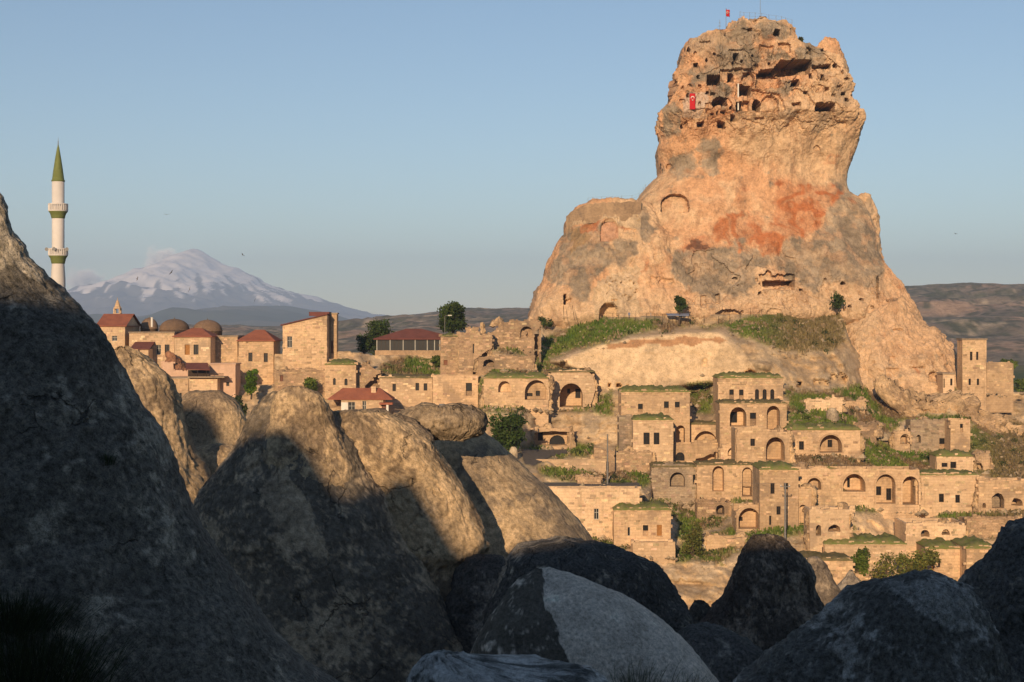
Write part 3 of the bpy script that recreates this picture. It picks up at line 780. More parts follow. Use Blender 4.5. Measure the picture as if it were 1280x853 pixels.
hcol = rk * rock[..., None] + gg * (1 - rock[..., None])
rub = (n_fine > 0.5) & (rock < .5)
hcol = np.where(rub[..., None], np.array((.34, .25, .15)), hcol)
hcol = np.where(rm[..., None], np.array((.24, .19, .15)), hcol)
hcol = np.clip(hcol, 0.01, 0.8)
tag(mesh_np('hillside', P, grid_faces(*QX.shape), M['hill'], hcol), kind='structure')
HP = P
def hill_pt(px, py):
    u = (px - PXS[0]) / ST; v = (py - PYS[0]) / ST
    j = int(min(max(u, 0), len(PXS) - 2)); i = int(min(max(v, 0), len(PYS) - 2))
    fu, fv = u - j, v - i
    q = HP[i, j] * (1 - fu) * (1 - fv) + HP[i, j + 1] * fu * (1 - fv) + HP[i + 1, j] * (1 - fu) * fv + HP[i + 1, j + 1] * fu * fv
    return Vector(q)
for k, p in enumerate(ROADS):
    a = np.array(p)
    x0, x1 = a[:, 0].min(), a[:, 0].max()
    N = 28
    V = np.zeros((7, N, 3))
    for j in range(N):
        x = x0 + (x1 - x0) * j / (N - 1)
        ys = PYS[inpoly(np.full(len(PYS), min(max(x, x0 + .5), x1 - .5)), PYS, p)] if k == 0 else np.array((604.6, 609.4))
        ya, yb = (ys.min() - .6, ys.max() + .6) if len(ys) else (a[0, 1], a[0, 1] + 1)
        for i in range(7):
            q = hill_pt(x, ya + (yb - ya) * i / 6)
            V[i, j] = (q.x, q.y, q.z + 0.12)
    tag(mesh_np('road', V, grid_faces(7, N), M['asphalt']), kind='structure')

# ------------------------------------------------------------------ rock bodies from stacked outlines
def body(name, rows, Yc, mat, colf, bk=0.75, n=2.3, bmax=1e9, nf=230, nb=30, step=2.35, amp=(1.0, .06), seed=0, lean=0.0, dens_to=880, dispf=None, parent=None, noise_k=1.0, frontY=None, blocky=0.0, bf=10.0, bback=26.0, crag=0.0, cragm=None):
    """rows: (row, left, right) of the outline seen at distance Yc"""
    r = np.array(rows, float)
    pys = np.concatenate([np.arange(r[0, 0], min(dens_to, r[-1, 0]), step), np.arange(dens_to, r[-1, 0] + 1, 12)]) if r[-1, 0] > dens_to else np.arange(r[0, 0], r[-1, 0], step)
    L = np.interp(pys, r[:, 0], r[:, 1]); R = np.interp(pys, r[:, 0], r[:, 2])
    # round the corners of the outline a little
    if len(pys) > 8:
        L = blur(L[None], 1.5, 1)[0]; R = blur(R[None], 1.5, 1)[0]
    s = Yc / F
    if frontY is not None:
        fy = np.interp(pys, frontY[0], frontY[1])
        fy = blur(fy[None], 7, 1)[0]
        s = (fy + bf * .5) / F
    z = (HZ - pys) * s
    xl = (L - 640) * s; xr = (R - 640) * s
    xc = (xl + xr) / 2; a = (xr - xl) / 2
    bb = np.minimum(a * bk, bmax)
    yc = np.full_like(z, Yc)
    if frontY is not None:
        bb = np.full_like(z, bf); yc = fy + bf
    # cap
    capn = 5
    cs = np.sin(np.linspace(0, 1, capn + 1)[:-1] * math.pi / 2) * 0.999 + 0.001
    cz = z[0] + a[0] * .10 * np.cos(np.linspace(0, 1, capn + 1)[:-1] * math.pi / 2)
    z = np.concatenate([cz, z]); xc = np.concatenate([np.full(capn, xc[0]), xc]); yc = np.concatenate([np.full(capn, yc[0]), yc])
    a = np.concatenate([a[0] * cs, a]); bb = np.concatenate([bb[0] * cs, bb])
    u1 = np.sin(np.linspace(-.5, .5, nf, endpoint=False) * math.pi); u2 = np.sin(np.linspace(.5, -.5, nb, endpoint=False) * math.pi)
    cx = np.concatenate([u1, u2])
    sy = np.concatenate([-(1 - np.abs(u1) ** n) ** (1 / n), (1 - np.abs(u2) ** n) ** (1 / n)])
    gx_ = np.sign(cx) * np.abs(cx) ** (n - 1); gy_ = np.sign(sy) * np.abs(sy) ** (n - 1)
    gl = np.hypot(gx_, gy_); c, si = gx_ / gl, gy_ / gl
    th = cx
    bk2 = bb if frontY is None else np.full_like(bb, bback) * np.clip(bb / bf, 0, 1)
    X = xc[:, None] + a[:, None] * cx[None]
    Yy = yc[:, None] + np.where(sy[None] < 0, bb[:, None], bk2[:, None]) * sy[None] + lean * (z - z[-1])[:, None]
    Z = np.repeat(z[:, None], len(th), 1)
    P = np.stack([X, Yy, Z], -1)
    nx = np.repeat(c[None], len(z), 0); ny = np.repeat(si[None], len(z), 0)
    slope = np.gradient(a) / np.where(np.abs(np.gradient(z)) < 1e-6, -1e-6, np.gradient(z))
    nz = np.repeat(np.clip(-slope, -.5, 3)[:, None], len(th), 1)
    Nn = np.stack([nx, ny, nz], -1)
    Nn /= np.linalg.norm(Nn, axis=-1, keepdims=True)
    k = noise_k
    big = fbm(P * (k * .11), 3, seed + 1) * amp[0]
    mid = fbm(P * (k * .45), 4, seed + 2) * amp[0] * .38
    fine = (ridged(P * (k * 1.7), 3, seed + 3) - .5) * amp[0] * .10 + fbm(P * (k * 5), 3, seed + 4) * amp[0] * amp[1]
    d = big + mid + fine
    if blocky:
        Pw = P + (1.6 / k) * np.stack([fbm(P * k * .5, 3, seed + 61), fbm(P * k * .5, 3, seed + 62), fbm(P * k * .5, 3, seed + 63)], -1)
        f1, f2, cid = worley(Pw * (k * .35) * np.array((1, 1, .7)), seed + 8)
        d = d + (cid - .5) * blocky - blocky * .35 * (1 - sstep(0, .10, f2))
    if crag:
        if cragm is not None: crag = crag * cragm(HZ - F * P[..., 2] / P[..., 1])
        q = fbm(P * np.array((.17, .17, .12)), 5, seed + 71, .55) * 3.2
        fl_ = np.floor(q); fr_ = q - fl_
        d = d + crag * (fl_ + sstep(.72, 1.0, fr_)) * .55
        q = fbm(P * np.array((.5, .5, .3)), 4, seed + 72) * 2.5
        fl_ = np.floor(q); fr_ = q - fl_
        d = d + crag * (fl_ + sstep(.75, 1.0, fr_)) * .22
    P = P + Nn * d[..., None]
    front = np.clip(-ny, 0, 1)
    px = 640 + F * P[..., 0] / P[..., 1]; py = HZ - F * P[..., 2] / P[..., 1]
    if dispf is not None:
        P = dispf(P, px, py, front)
    col = np.clip(colf(P, px, py, Nn), 0.005, 0.85)
    return mesh_np(name, P, grid_faces(P.shape[0], P.shape[1], True), mat, col, True, parent)

def lerp3(a, b, m):
    return a * (1 - m[..., None]) + np.asarray(b) * m[..., None]

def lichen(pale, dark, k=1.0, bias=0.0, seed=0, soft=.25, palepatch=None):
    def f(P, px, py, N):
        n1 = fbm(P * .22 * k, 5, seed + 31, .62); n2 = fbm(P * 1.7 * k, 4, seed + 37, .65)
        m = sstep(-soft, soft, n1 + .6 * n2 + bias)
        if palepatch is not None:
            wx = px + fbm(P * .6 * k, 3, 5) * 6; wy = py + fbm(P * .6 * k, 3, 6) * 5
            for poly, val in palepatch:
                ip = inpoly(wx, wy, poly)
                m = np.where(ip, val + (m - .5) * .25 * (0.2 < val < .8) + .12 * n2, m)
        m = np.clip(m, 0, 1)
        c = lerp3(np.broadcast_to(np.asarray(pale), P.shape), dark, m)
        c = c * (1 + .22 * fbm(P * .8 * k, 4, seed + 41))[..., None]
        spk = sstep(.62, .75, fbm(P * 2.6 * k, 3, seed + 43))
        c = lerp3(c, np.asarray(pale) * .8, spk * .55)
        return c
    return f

# ------------------------------------------------------------------ the rock castle
K1 = (800, 0, 4.0); K2 = (800, 190, 4.0); K3 = (640, 230, 4.923)
CAVES = [  # kind, crop, x0, y0, x1, y1, depth
 ('r', K1, 466, 268, 491, 301, 3.5), ('r', K1, 668, 146, 696, 180, 3.5), ('r', K1, 830, 236, 853, 273, 1.6), ('r', K1, 503, 300, 513, 316, 2),
 ('q', K1, 338, 374, 406, 426, 4), ('q', K1, 443, 358, 472, 407, 4), ('o', K1, 512, 360, 572, 426, 2.6), ('r', K1, 494, 424, 556, 476, 4.5), ('r', K1, 484, 508, 516, 556, 4.5), ('r', K1, 517, 503, 549, 552, 2.5),
 ('o', K1, 564, 496, 608, 550, 4), ('o', K1, 608, 476, 698, 560, 1.6), ('o', K1, 843, 370, 860, 393, 3.5), ('r', K1, 902, 374, 919, 403, 3.5), ('q', K1, 754, 400, 797, 432, 4), ('r', K1, 580, 370, 700, 440, 2.6),
 ('q', K1, 878, 508, 970, 558, 6), ('p', K1, 358, 486, 438, 524, 3.2), ('q', K1, 452, 570, 475, 606, 4), ('q', K1, 388, 602, 426, 642, 4), ('q', K1, 286, 604, 320, 634, 3.2), ('q', K1, 758, 512, 804, 527, 2.5),
 ('r', K1, 690, 215, 752, 262, 1.6), ('q', K1, 592, 232, 664, 292, 1.2), ('p', K1, 866, 728, 902, 754, .8), ('r', K1, 576, 586, 620, 598, 1.5), ('q', K1, 298, 206, 352, 214, 1.2), ('r', K1, 540, 143, 558, 158, 2),
 ('q', K1, 860, 322, 948, 345, 3), ('o', K2, 105, 212, 246, 300, 2.6), ('q', K2, 605, 598, 774, 690, 2.0), ('q', K2, 622, 640, 776, 672, 3.2), ('q', K2, 96, 628, 164, 662, .9), ('r', K2, 1184, 630, 1190, 735, 2),
 ('o', K2, 376, 788, 508, 846, 2.5), ('r', K2, 378, 712, 400, 762, 1.6), ('r', K2, 305, 720, 330, 780, .8), ('p', K2, 130, 60, 164, 84, 1.0), ('r', C5, 305, 612, 346, 672, 1.0), ('r', C5, 280, 700, 372, 762, 1.2),
 ('r', C5, 330, 414, 402, 428, 1.2), ('o', C5, 585, 722, 652, 800, 2.2), ('r', C5, 205, 40, 222, 190, 1.6), ('q', C5, 440, 690, 560, 700, 1.2)]
OVER = [(K1, [(675, 332), (700, 304), (762, 298), (857, 298), (857, 332), (800, 350), (770, 366), (606, 364), (598, 350), (660, 344)], 13),
        (K1, [(590, 356), (690, 366), (852, 335), (852, 368), (700, 384), (590, 384)], 6),
        (K1, [(400, 350), (500, 340), (545, 345), (590, 318), (592, 335), (560, 358), (520, 395), (500, 410), (440, 420), (405, 410)], 1.8),
        (K1, [(480, 424), (560, 424), (560, 556), (480, 556)], 1.2),
        (K1, [(330, 520), (440, 490), (480, 560), (420, 580), (330, 570)], 1.0),
        (K1, [(560, 450), (700, 470), (730, 550), (700, 570), (560, 556)], 1.2)]
SHOULD = [('o', K3, 540, 730, 652, 840, 3.0), ('r', K3, 317, 680, 333, 742, 3), ('r', K3, 335, 708, 366, 732, 1.5), ('o', K3, 545, 212, 657, 352, 1.3), ('q', K3, 690, 268, 770, 300, .6), ('q', K3, 850, 570, 995, 640, .7), ('q', K3, 898, 585, 990, 615, 1.5)]
rr = random.Random(5)
for _ in range(26):
    x = rr.uniform(575, 765); y = rr.uniform(565, 720)
    SHOULD.append(('r', K3, x, y, x + rr.uniform(6, 13), y + rr.uniform(6, 11), 1.2))
for _ in range(20):
    x = rr.uniform(380, 780); y = rr.uniform(150, 225)
    SHOULD.append(('r', K3, x, y, x + rr.uniform(5, 9), y + rr.uniform(5, 9), .8))

rr = random.Random(77)
for _ in range(95):
    x = rr.uniform(848, 1058); y = rr.uniform(58, 158)
    if y > 140 and x > 900: continue
    w_ = rr.uniform(2.2, 6.5); h_ = rr.uniform(2.0, 5.5)
    if any(x < cv(c_, x1, 0)[0] + 2 and x + w_ > cv(c_, x0, 0)[0] - 2 and y < cv(c_, 0, y1)[1] + 2 and y + h_ > cv(c_, 0, y0)[1] - 2 for k_, c_, x0, y0, x1, y1, d_ in CAVES): continue
    CAVES.append((rr.choice('qqopr'), (0, 0, 1.0), x, y, x + w_, y + h_, rr.choice((1.2, 2.2, 3.0, 3.4))))
for _ in range(16):
    x = rr.uniform(850, 1090); y = rr.uniform(340, 392)
    CAVES.append((rr.choice('qop'), (0, 0, 1.0), x, y, x + rr.uniform(2, 6), y + rr.uniform(2, 4.5), rr.choice((.8, 1.5, 3.0))))
def carve(P, px, py, front, caves, over=()):
    d = np.zeros(px.shape)
    wq = np.stack([px * .25, py * .25, np.zeros_like(px)], -1)
    jx = px + vnoise(wq, 3) * .5; jy = py + vnoise(wq, 4) * .5
    for kind, c, x0, y0, x1, y1, dep in caves:
        if dep >= 3: dep *= 2.2
        x0, y0 = cv(c, x0, y0); x1, y1 = cv(c, x1, y1)
        sel = (px > x0 - 2) & (px < x1 + 2) & (py > y0 - 2) & (py < y1 + 2) & (front > .12)
        if not sel.any(): continue
        X, Y = jx[sel], jy[sel]
        u = (X - (x0 + x1) / 2) / ((x1 - x0) / 2); v = (y1 - Y) / (y1 - y0)
        if kind == 'o': ins = (np.abs(u) < 1) & (v > 0) & (v < .45 + .55 * np.sqrt(np.clip(1 - u * u, 0, 1)))
        elif kind == 'p': ins = (np.abs(u) < 1) & (v > 0) & (v < np.sqrt(np.clip(1 - u * u, 0, 1)))
        elif kind == 'q': ins = (np.abs(u + .12 * vnoise(wq[sel] * .8, 8)) < 1) & (v > 0) & (v < .9 + .18 * vnoise(wq[sel] * .6, 5))
        else: ins = (np.abs(u) < 1) & (v > 0) & (v < 1)
        d[sel] = np.maximum(d[sel], ins * dep)
    for c, poly, dep in over:
        pl = [cv(c, *q) for q in poly]
        ins = inpoly(jx + vnoise(wq * .7, 6) * 1.2, jy + vnoise(wq * .7, 7) * .8, pl) & (front > .12)
        d = np.where(ins, np.maximum(d, dep) + (d > 0) * 1.2, d)
    P = P.copy()
    P[..., 1] += d
    return P

ORANGE = np.array((.64, .365, .20)); TAN = np.array((.63, .425, .255)); GREY = np.array((.305, .235, .165)); RED = np.array((.45, .155, .06)); PALE = np.array((.64, .44, .27))
def PL(c, pts):
    return [cv(c, *q) for q in pts]
GREYZ = [PL(K2, [(165, 600), (200, 520), (230, 480), (380, 490), (470, 490), (560, 460), (640, 490), (700, 520), (720, 480), (860, 450), (880, 400), (920, 370), (1010, 350), (1160, 350), (1195, 430), (1200, 560), (1190, 640), (1080, 630), (1000, 640), (900, 690), (800, 650), (740, 560), (620, 560), (580, 620), (560, 700), (420, 730), (250, 690)]),
         PL(K1, [(400, 345), (400, 260), (430, 180), (470, 110), (520, 95), (560, 140), (575, 200), (590, 300), (540, 340)]),
         PL(K1, [(590, 345), (600, 310), (680, 280), (760, 265), (800, 215), (900, 215), (930, 250), (920, 320), (860, 325), (850, 298), (700, 300), (670, 335)]),
         PL(K1, [(600, 190), (560, 120), (700, 115), (720, 160), (720, 225), (610, 230)]),
         PL(K1, [(350, 500), (360, 450), (410, 420), (480, 420), (470, 470), (440, 490)]),
         PL(K1, [(680, 440), (740, 410), (765, 430), (750, 510), (720, 500)]),
         PL(K1, [(105, 640), (100, 560), (140, 535), (210, 540), (215, 600), (120, 700)]),
         PL(K1, [(320, 820), (350, 730), (420, 680), (440, 760), (420, 860), (350, 900)]),
         PL(K1, [(250, 350), (340, 345), (395, 340), (390, 380), (330, 400), (270, 430)]),
         PL(K2, [(940, 270), (980, 150), (1040, 140), (1070, 200), (1170, 240), (1180, 330), (1100, 340), (920, 360)]),
         PL(K2, [(190, 10), (230, 0), (300, 40), (310, 90), (230, 140), (150, 110)])]
GREYS = [PL(K3, [(340, 290), (400, 250), (500, 235), (560, 225), (545, 340), (600, 400), (620, 480), (560, 560), (530, 650), (480, 720), (400, 680), (330, 640), (220, 600), (215, 560), (230, 500), (290, 480), (330, 420), (280, 370)]),
         PL(K3, [(620, 400), (650, 340), (720, 380), (760, 420), (700, 500), (610, 500)]), PL(K3, [(790, 180), (830, 200), (860, 300), (800, 380), (770, 330)])]
REDZ = [(PL(K2, [(670, 200), (700, 160), (780, 170), (860, 190), (970, 180), (990, 260), (930, 290), (880, 360), (870, 420), (800, 440), (720, 460), (660, 500), (630, 470), (650, 400), (700, 330), (660, 260)]), .95),
        (PL(K2, [(360, 400), (420, 350), (520, 330), (640, 330), (650, 380), (600, 450), (520, 460), (470, 480), (380, 470)]), .9),
        (PL(K2, [(210, 490), (250, 440), (330, 430), (330, 480), (240, 520)]), .8),
        (PL(K2, [(270, 420), (340, 400), (380, 440), (380, 480), (290, 470)]), .7),
        (PL(K2, [(1050, 200), (1110, 220), (1110, 250), (1060, 250)]), .8),
        (PL(K2, [(1180, 340), (1206, 400), (1200, 460), (1188, 470)]), .8),
        (PL(K2, [(430, 240), (480, 205), (530, 235), (460, 270)]), .6)]
def softpoly(x, y, poly, r, n=0):
    o = 0
    for k in range(12):
        t = k * 2.4; q = r * math.sqrt((k + .5) / 12)
        o = o + inpoly(x + q * math.cos(t), y + q * math.sin(t), poly)
    return sstep(.15, .65, o / 12.0 + .25 * n)
def castle_col(P, px, py, N):
    n1 = fbm(P * .06, 4, 3); n2 = fbm(P * .3, 4, 4); n3 = fbm(P * np.array((.5, .5, .12)), 4, 9)
    c = lerp3(np.broadcast_to(ORANGE, P.shape), TAN, sstep(-.35, .35, n1 + .3 * n2))
    low = sstep(330, 400, py)
    c = lerp3(c, PALE * .95, low * .7)
    streak = sstep(.25, .6, n3) * .35
    c = lerp3(c, np.array((.30, .16, .09)), streak)
    wx = px + fbm(P * .12, 5, 51, .62) * 14; wy = py + fbm(P * .12, 5, 52, .62) * 14
    up = (py < 165) & (py > 40)
    c = lerp3(c, GREY * 1.1, (up * sstep(.05, .45, fbm(P * .15, 4, 61)) * .55))
    for z in GREYZ + GREYS:
        m = softpoly(wx, wy, z, 7, fbm(P * .5, 3, 55)) * (.62 + .38 * sstep(-.45, .15, fbm(P * .45, 4, 57)))
        c = lerp3(c, GREY * (1 + .25 * n2)[..., None], m)
    yel = inpoly(wx, wy, PL(K3, [(360, 300), (400, 255), (450, 260), (440, 380), (370, 420)]))
    c = lerp3(c, np.array((.32, .20, .09)), yel * .6)
    swirl = fbm(np.stack([P[..., 0] * .25 + 3 * fbm(P * .1, 3, 71), P[..., 1] * .2, P[..., 2] * .08], -1), 4, 73)
    for z, v in REDZ:
        m = softpoly(wx, wy, z, 10, swirl) * v * (.45 + .55 * sstep(-.3, .3, swirl))
        c = lerp3(c, RED, m)
    blk = inpoly(wx, wy, PL(K2, [(225, 495), (240, 455), (290, 455), (310, 480), (280, 510)]))
    c = lerp3(c, np.array((.10, .05, .035)), blk * .7)
    wallz = inpoly(px, py, PL(K3, [(332, 195), (430, 145), (520, 120), (800, 110), (792, 282), (700, 272), (650, 238), (590, 212), (500, 230), (440, 245), (380, 255), (335, 300)]))
    wallz |= inpoly(wx, wy, PL(K3, [(510, 760), (560, 620), (620, 530), (760, 540), (775, 700), (760, 850), (480, 850)]))
    c = lerp3(c, np.array((.56, .41, .26)) * (1 + .12 * n2)[..., None], wallz * .85)
    flagz = inpoly(px, py, PL(K1, [(215, 590), (215, 500), (245, 462), (330, 460), (345, 490), (300, 590)]))
    c = lerp3(c, np.array((.56, .43, .33)), flagz * .8)
    nic = inpoly(px, py, PL(K3, [(545, 352), (547, 270), (580, 215), (620, 213), (657, 265), (655, 330), (600, 352)]))
    c = lerp3(c, np.array((.50, .29, .19)), nic * .9)
    return c * (1 + .10 * n2)[..., None]

castle = empty('rock_castle', pix(930, 400, 352))
tag(castle, 'towering orange rock castle riddled with carved caves above the village', 'rock castle')
crows = [(24, 920, 948), (28, 916, 968), (33, 913, 990), (40, 910, 994), (44, 882, 995), (50, 866, 998), (54, 861, 1010), (60, 858, 1046), (75, 856, 1058), (90, 850, 1064), (105, 848, 1070), (120, 838, 1070), (132, 829, 1076), (140, 825, 1084), (155, 825, 1083), (172, 829, 1077), (185, 824, 1073), (200, 826, 1066), (215, 828, 1062), (228, 816, 1063),
         (238, 806, 1066), (246, 800, 1078), (252, 796, 1086), (265, 790, 1094), (282, 784, 1097), (300, 778, 1101), (312, 774, 1103), (325, 770, 1111), (340, 765, 1120), (352, 760, 1130), (365, 755, 1137), (380, 750, 1147), (395, 745, 1157), (410, 740, 1165), (425, 735, 1172), (445, 730, 1185), (470, 725, 1200), (500, 720, 1215)]
def tower_disp(P, px, py, front):
    # upper part broken into storeys and blocks, smooth sculpted waist
    up = sstep(170, 145, py) * front
    Pw = P + 3 * np.stack([fbm(P * .15, 3, 91), fbm(P * .15, 3, 92), fbm(P * .15, 3, 93)], -1)
    f1, f2, cid = worley(Pw * np.array((.15, .10, .20)), 5)
    d = ((cid - .5) * 1.3 + fbm(P * .3, 4, 94) * .7) * up
    st = np.abs(((py + fbm(P * .1, 2, 3) * 4) % 34) / 34 - .5)
    d += (st - .25) * 2.0 * up
    waist = sstep(150, 180, py) * sstep(330, 290, py) * front
    d += waist * (fbm(P * np.array((.06, .06, .045)), 4, 17) * 2.2 + ridged(P * np.array((.10, .1, .05)), 3, 19) * 1.1)
    low = sstep(290, 330, py) * front
    Pw = P + 6 * np.stack([fbm(P * .08, 3, 81), fbm(P * .08, 3, 82), fbm(P * .08, 3, 83)], -1)
    f1, f2, cid = worley(Pw * np.array((.09, .09, .05)), 15)
    d += low * ((cid - .5) * .9 + fbm(P * np.array((.14, .14, .06)), 4, 84) * 1.3)
    P = P.copy()
    P[..., 1] -= d
    px = 640 + F * P[..., 0] / P[..., 1]; py = HZ - F * P[..., 2] / P[..., 1]
    return carve(P, px, py, front, CAVES, OVER)
body('rock_tower', crows, 392, M['rock_far'], castle_col, n=3.2, nf=450, nb=36, step=1.05, amp=(.55, .06), seed=3, dispf=tower_disp, parent=None, noise_k=.8, blocky=0, crag=1.0, cragm=lambda q: .22 + .78 * sstep(185, 150, q) + .38 * sstep(300, 345, q),
     bf=12, frontY=([24, 40, 54, 100, 140, 165, 215, 245, 300, 350, 398, 414, 500], [372, 368, 366, 364, 361, 365, 368, 365, 359, 354, 350, 357, 372])).name = 'tower'
tower = bpy.data.objects['tower']; tower.data.polygons.foreach_set('use_smooth', np.zeros(len(tower.data.polygons), bool)); tower.parent = castle; tower.matrix_parent_inverse = castle.matrix_world.inverted(); tower.location = -castle.location
tower.matrix_parent_inverse.identity()
srows = [(255, 738, 808), (258, 727, 815), (262, 716, 826), (268, 709, 832), (275, 706, 838), (290, 706, 848), (297, 700, 855), (315, 691, 865), (335, 684, 875), (350, 679, 880), (365, 671, 885), (385, 663, 890), (400, 658, 895), (420, 650, 900), (460, 640, 905)]
def should_disp(P, px, py, front):
    P = P.copy()
    P[..., 1] -= front * fbm(P * np.array((.12, .12, .05)), 4, 44) * 1.0
    return carve(P, px, py, front, SHOULD)
so = body('shoulder', srows, 378, M['rock_far'], castle_col, n=3.0, nf=280, nb=36, step=1.0, amp=(.7, .05), seed=23, dispf=should_disp, noise_k=.8, blocky=0, crag=.55,
          bf=14, frontY=([251, 270, 300, 350, 400, 414, 460], [364, 361, 357, 353, 350, 354, 362]))
so.parent = castle; so.location = -castle.location
for rows, Yk in (([(47, 1030, 1044), (50, 1026, 1050), (58, 1022, 1054), (75, 1020, 1058), (95, 1018, 1060)], 379), ([(52, 868, 876), (54, 863, 885), (62, 858, 905), (80, 855, 910)], 377),
                 ([(245, 1078, 1086), (250, 1072, 1090), (262, 1068, 1096), (285, 1064, 1098), (300, 1066, 1096)], 372), ([(290, 1090, 1094), (296, 1086, 1099), (308, 1084, 1102), (325, 1082, 1106)], 368)):
    o = body('outcrop', rows, Yk, M['rock_far'], castle_col, nf=50, nb=24, step=1.0, amp=(.4, .08), seed=int(rows[0][0]), noise_k=1.2, blocky=.3, crag=.6)
    o.parent = castle; o.location = -castle.location

# lower cliffs right of the castle, part of the slope's rock
cliff_rows = [(374, 1104, 1130), (385, 1086, 1143), (398, 1072, 1153), (410, 1062, 1168), (420, 1058, 1184), (430, 1056, 1196), (442, 1054, 1203), (455, 1052, 1206), (475, 1050, 1212), (490, 1048, 1222), (520, 1040, 1240)]
cl = body('cliff', cliff_rows, 352, M['rock_far'], castle_col, nf=240, nb=30, step=1.0, amp=(.8, .08), seed=88, noise_k=1.0, blocky=.15, crag=.8, bf=8, frontY=([374, 398, 430, 470, 520], [350, 347, 343, 339, 334]),
          dispf=lambda P, px, py, fr: carve(P, px, py, fr, [c for c in CAVES if c[1] is C5]))
tag(cl, 'broken orange cliff joining the castle foot to the square tower house', 'cliff')
ob_rows = [(477, 1098, 1120), (482, 1094, 1150), (492, 1096, 1195), (505, 1108, 1232), (520, 1126, 1262), (535, 1140, 1292), (555, 1150, 1320)]
ol = body('rock_outcrop', ob_rows, 330, M['rock_far'], lichen((.58, .40, .235), (.36, .245, .15), .8, -.2, 5), nf=150, nb=30, step=1.0, amp=(.8, .1), seed=57, noise_k=1.4, blocky=1.0, crag=1.6, bk=.22)
tag(ol, 'pale broken rock spur below the courtyard wall of the tower house', 'rock outcrop')

# ------------------------------------------------------------------ rocks of the valley and foreground
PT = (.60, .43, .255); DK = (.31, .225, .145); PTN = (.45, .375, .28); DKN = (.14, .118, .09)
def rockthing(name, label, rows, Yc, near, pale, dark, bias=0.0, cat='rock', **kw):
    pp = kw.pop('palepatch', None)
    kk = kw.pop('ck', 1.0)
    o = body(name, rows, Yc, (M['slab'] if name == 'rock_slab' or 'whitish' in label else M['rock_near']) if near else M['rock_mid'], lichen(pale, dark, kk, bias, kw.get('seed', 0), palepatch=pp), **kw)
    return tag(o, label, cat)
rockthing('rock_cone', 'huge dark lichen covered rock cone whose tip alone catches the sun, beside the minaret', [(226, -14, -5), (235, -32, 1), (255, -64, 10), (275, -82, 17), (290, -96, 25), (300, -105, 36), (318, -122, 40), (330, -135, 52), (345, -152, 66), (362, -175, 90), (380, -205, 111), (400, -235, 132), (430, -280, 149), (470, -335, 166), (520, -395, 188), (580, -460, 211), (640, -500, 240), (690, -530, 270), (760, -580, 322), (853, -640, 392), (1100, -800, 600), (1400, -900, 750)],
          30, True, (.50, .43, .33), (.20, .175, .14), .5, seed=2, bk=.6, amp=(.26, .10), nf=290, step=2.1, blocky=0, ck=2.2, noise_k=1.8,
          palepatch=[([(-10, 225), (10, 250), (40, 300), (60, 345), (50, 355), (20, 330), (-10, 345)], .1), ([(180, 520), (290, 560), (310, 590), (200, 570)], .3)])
rockthing('rock_spur', 'tall sunlit rock spur below the village houses', [(428, 140, 160), (436, 134, 178), (450, 122, 192), (465, 110, 205), (480, 100, 217), (505, 92, 223), (540, 80, 232), (580, 70, 242), (640, 60, 270), (760, 20, 330), (900, 0, 360)], 85, False, PT, DK, -.25, seed=6, nf=150, amp=(.55, .1), blocky=.15)
rockthing('rock_mound', 'rounded sunlit mound under the pink terrace house crossed by a sharp shadow', [(489, 240, 275), (494, 222, 290), (502, 212, 300), (515, 207, 306), (540, 203, 312), (565, 198, 320), (620, 190, 340), (760, 150, 390)], 116, False, PT, DK, .1, seed=9, nf=160, amp=(.45, .1), blocky=.1)
rockthing('rock_mound', 'low sunlit shoulder in the notch left of the shaded cone', [(562, 262, 282), (567, 244, 300), (578, 224, 318), (600, 212, 330), (640, 205, 345), (720, 195, 370), (900, 180, 400)], 90, False, PT, DK, .05, seed=12, nf=160, amp=(.45, .1), blocky=.1)
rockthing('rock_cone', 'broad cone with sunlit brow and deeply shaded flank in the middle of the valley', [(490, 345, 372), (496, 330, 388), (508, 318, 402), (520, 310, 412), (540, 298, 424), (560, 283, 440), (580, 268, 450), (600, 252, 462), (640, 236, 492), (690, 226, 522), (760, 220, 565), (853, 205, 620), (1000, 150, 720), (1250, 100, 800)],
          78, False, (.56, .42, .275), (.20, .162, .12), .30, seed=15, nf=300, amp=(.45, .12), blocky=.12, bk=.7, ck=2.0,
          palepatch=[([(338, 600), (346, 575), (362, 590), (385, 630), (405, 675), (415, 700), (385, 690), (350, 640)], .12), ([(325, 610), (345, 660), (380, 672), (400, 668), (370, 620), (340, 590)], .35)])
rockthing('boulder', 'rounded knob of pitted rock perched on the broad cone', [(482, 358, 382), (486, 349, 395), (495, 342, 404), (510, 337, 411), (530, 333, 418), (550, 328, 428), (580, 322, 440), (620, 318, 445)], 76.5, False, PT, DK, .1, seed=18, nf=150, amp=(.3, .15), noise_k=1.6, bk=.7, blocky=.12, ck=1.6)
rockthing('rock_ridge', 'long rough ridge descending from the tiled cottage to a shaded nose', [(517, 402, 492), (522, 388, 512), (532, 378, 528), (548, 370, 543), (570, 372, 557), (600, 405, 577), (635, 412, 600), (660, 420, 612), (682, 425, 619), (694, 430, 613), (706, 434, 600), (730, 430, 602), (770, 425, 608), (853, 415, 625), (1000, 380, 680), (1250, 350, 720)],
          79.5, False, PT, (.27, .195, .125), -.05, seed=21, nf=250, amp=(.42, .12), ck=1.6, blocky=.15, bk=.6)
rockthing('cap_boulder', 'dark overhanging cap boulder on top of the sunlit cone', [(512, 522, 584), (514, 500, 598), (520, 486, 605), (528, 480, 606), (538, 488, 603), (547, 515, 592), (552, 535, 575)], 82, False, (.42, .315, .205), (.24, .185, .13), .25, seed=24, nf=170, amp=(.25, .25), noise_k=2.0, bk=.5, blocky=.25, ck=2)
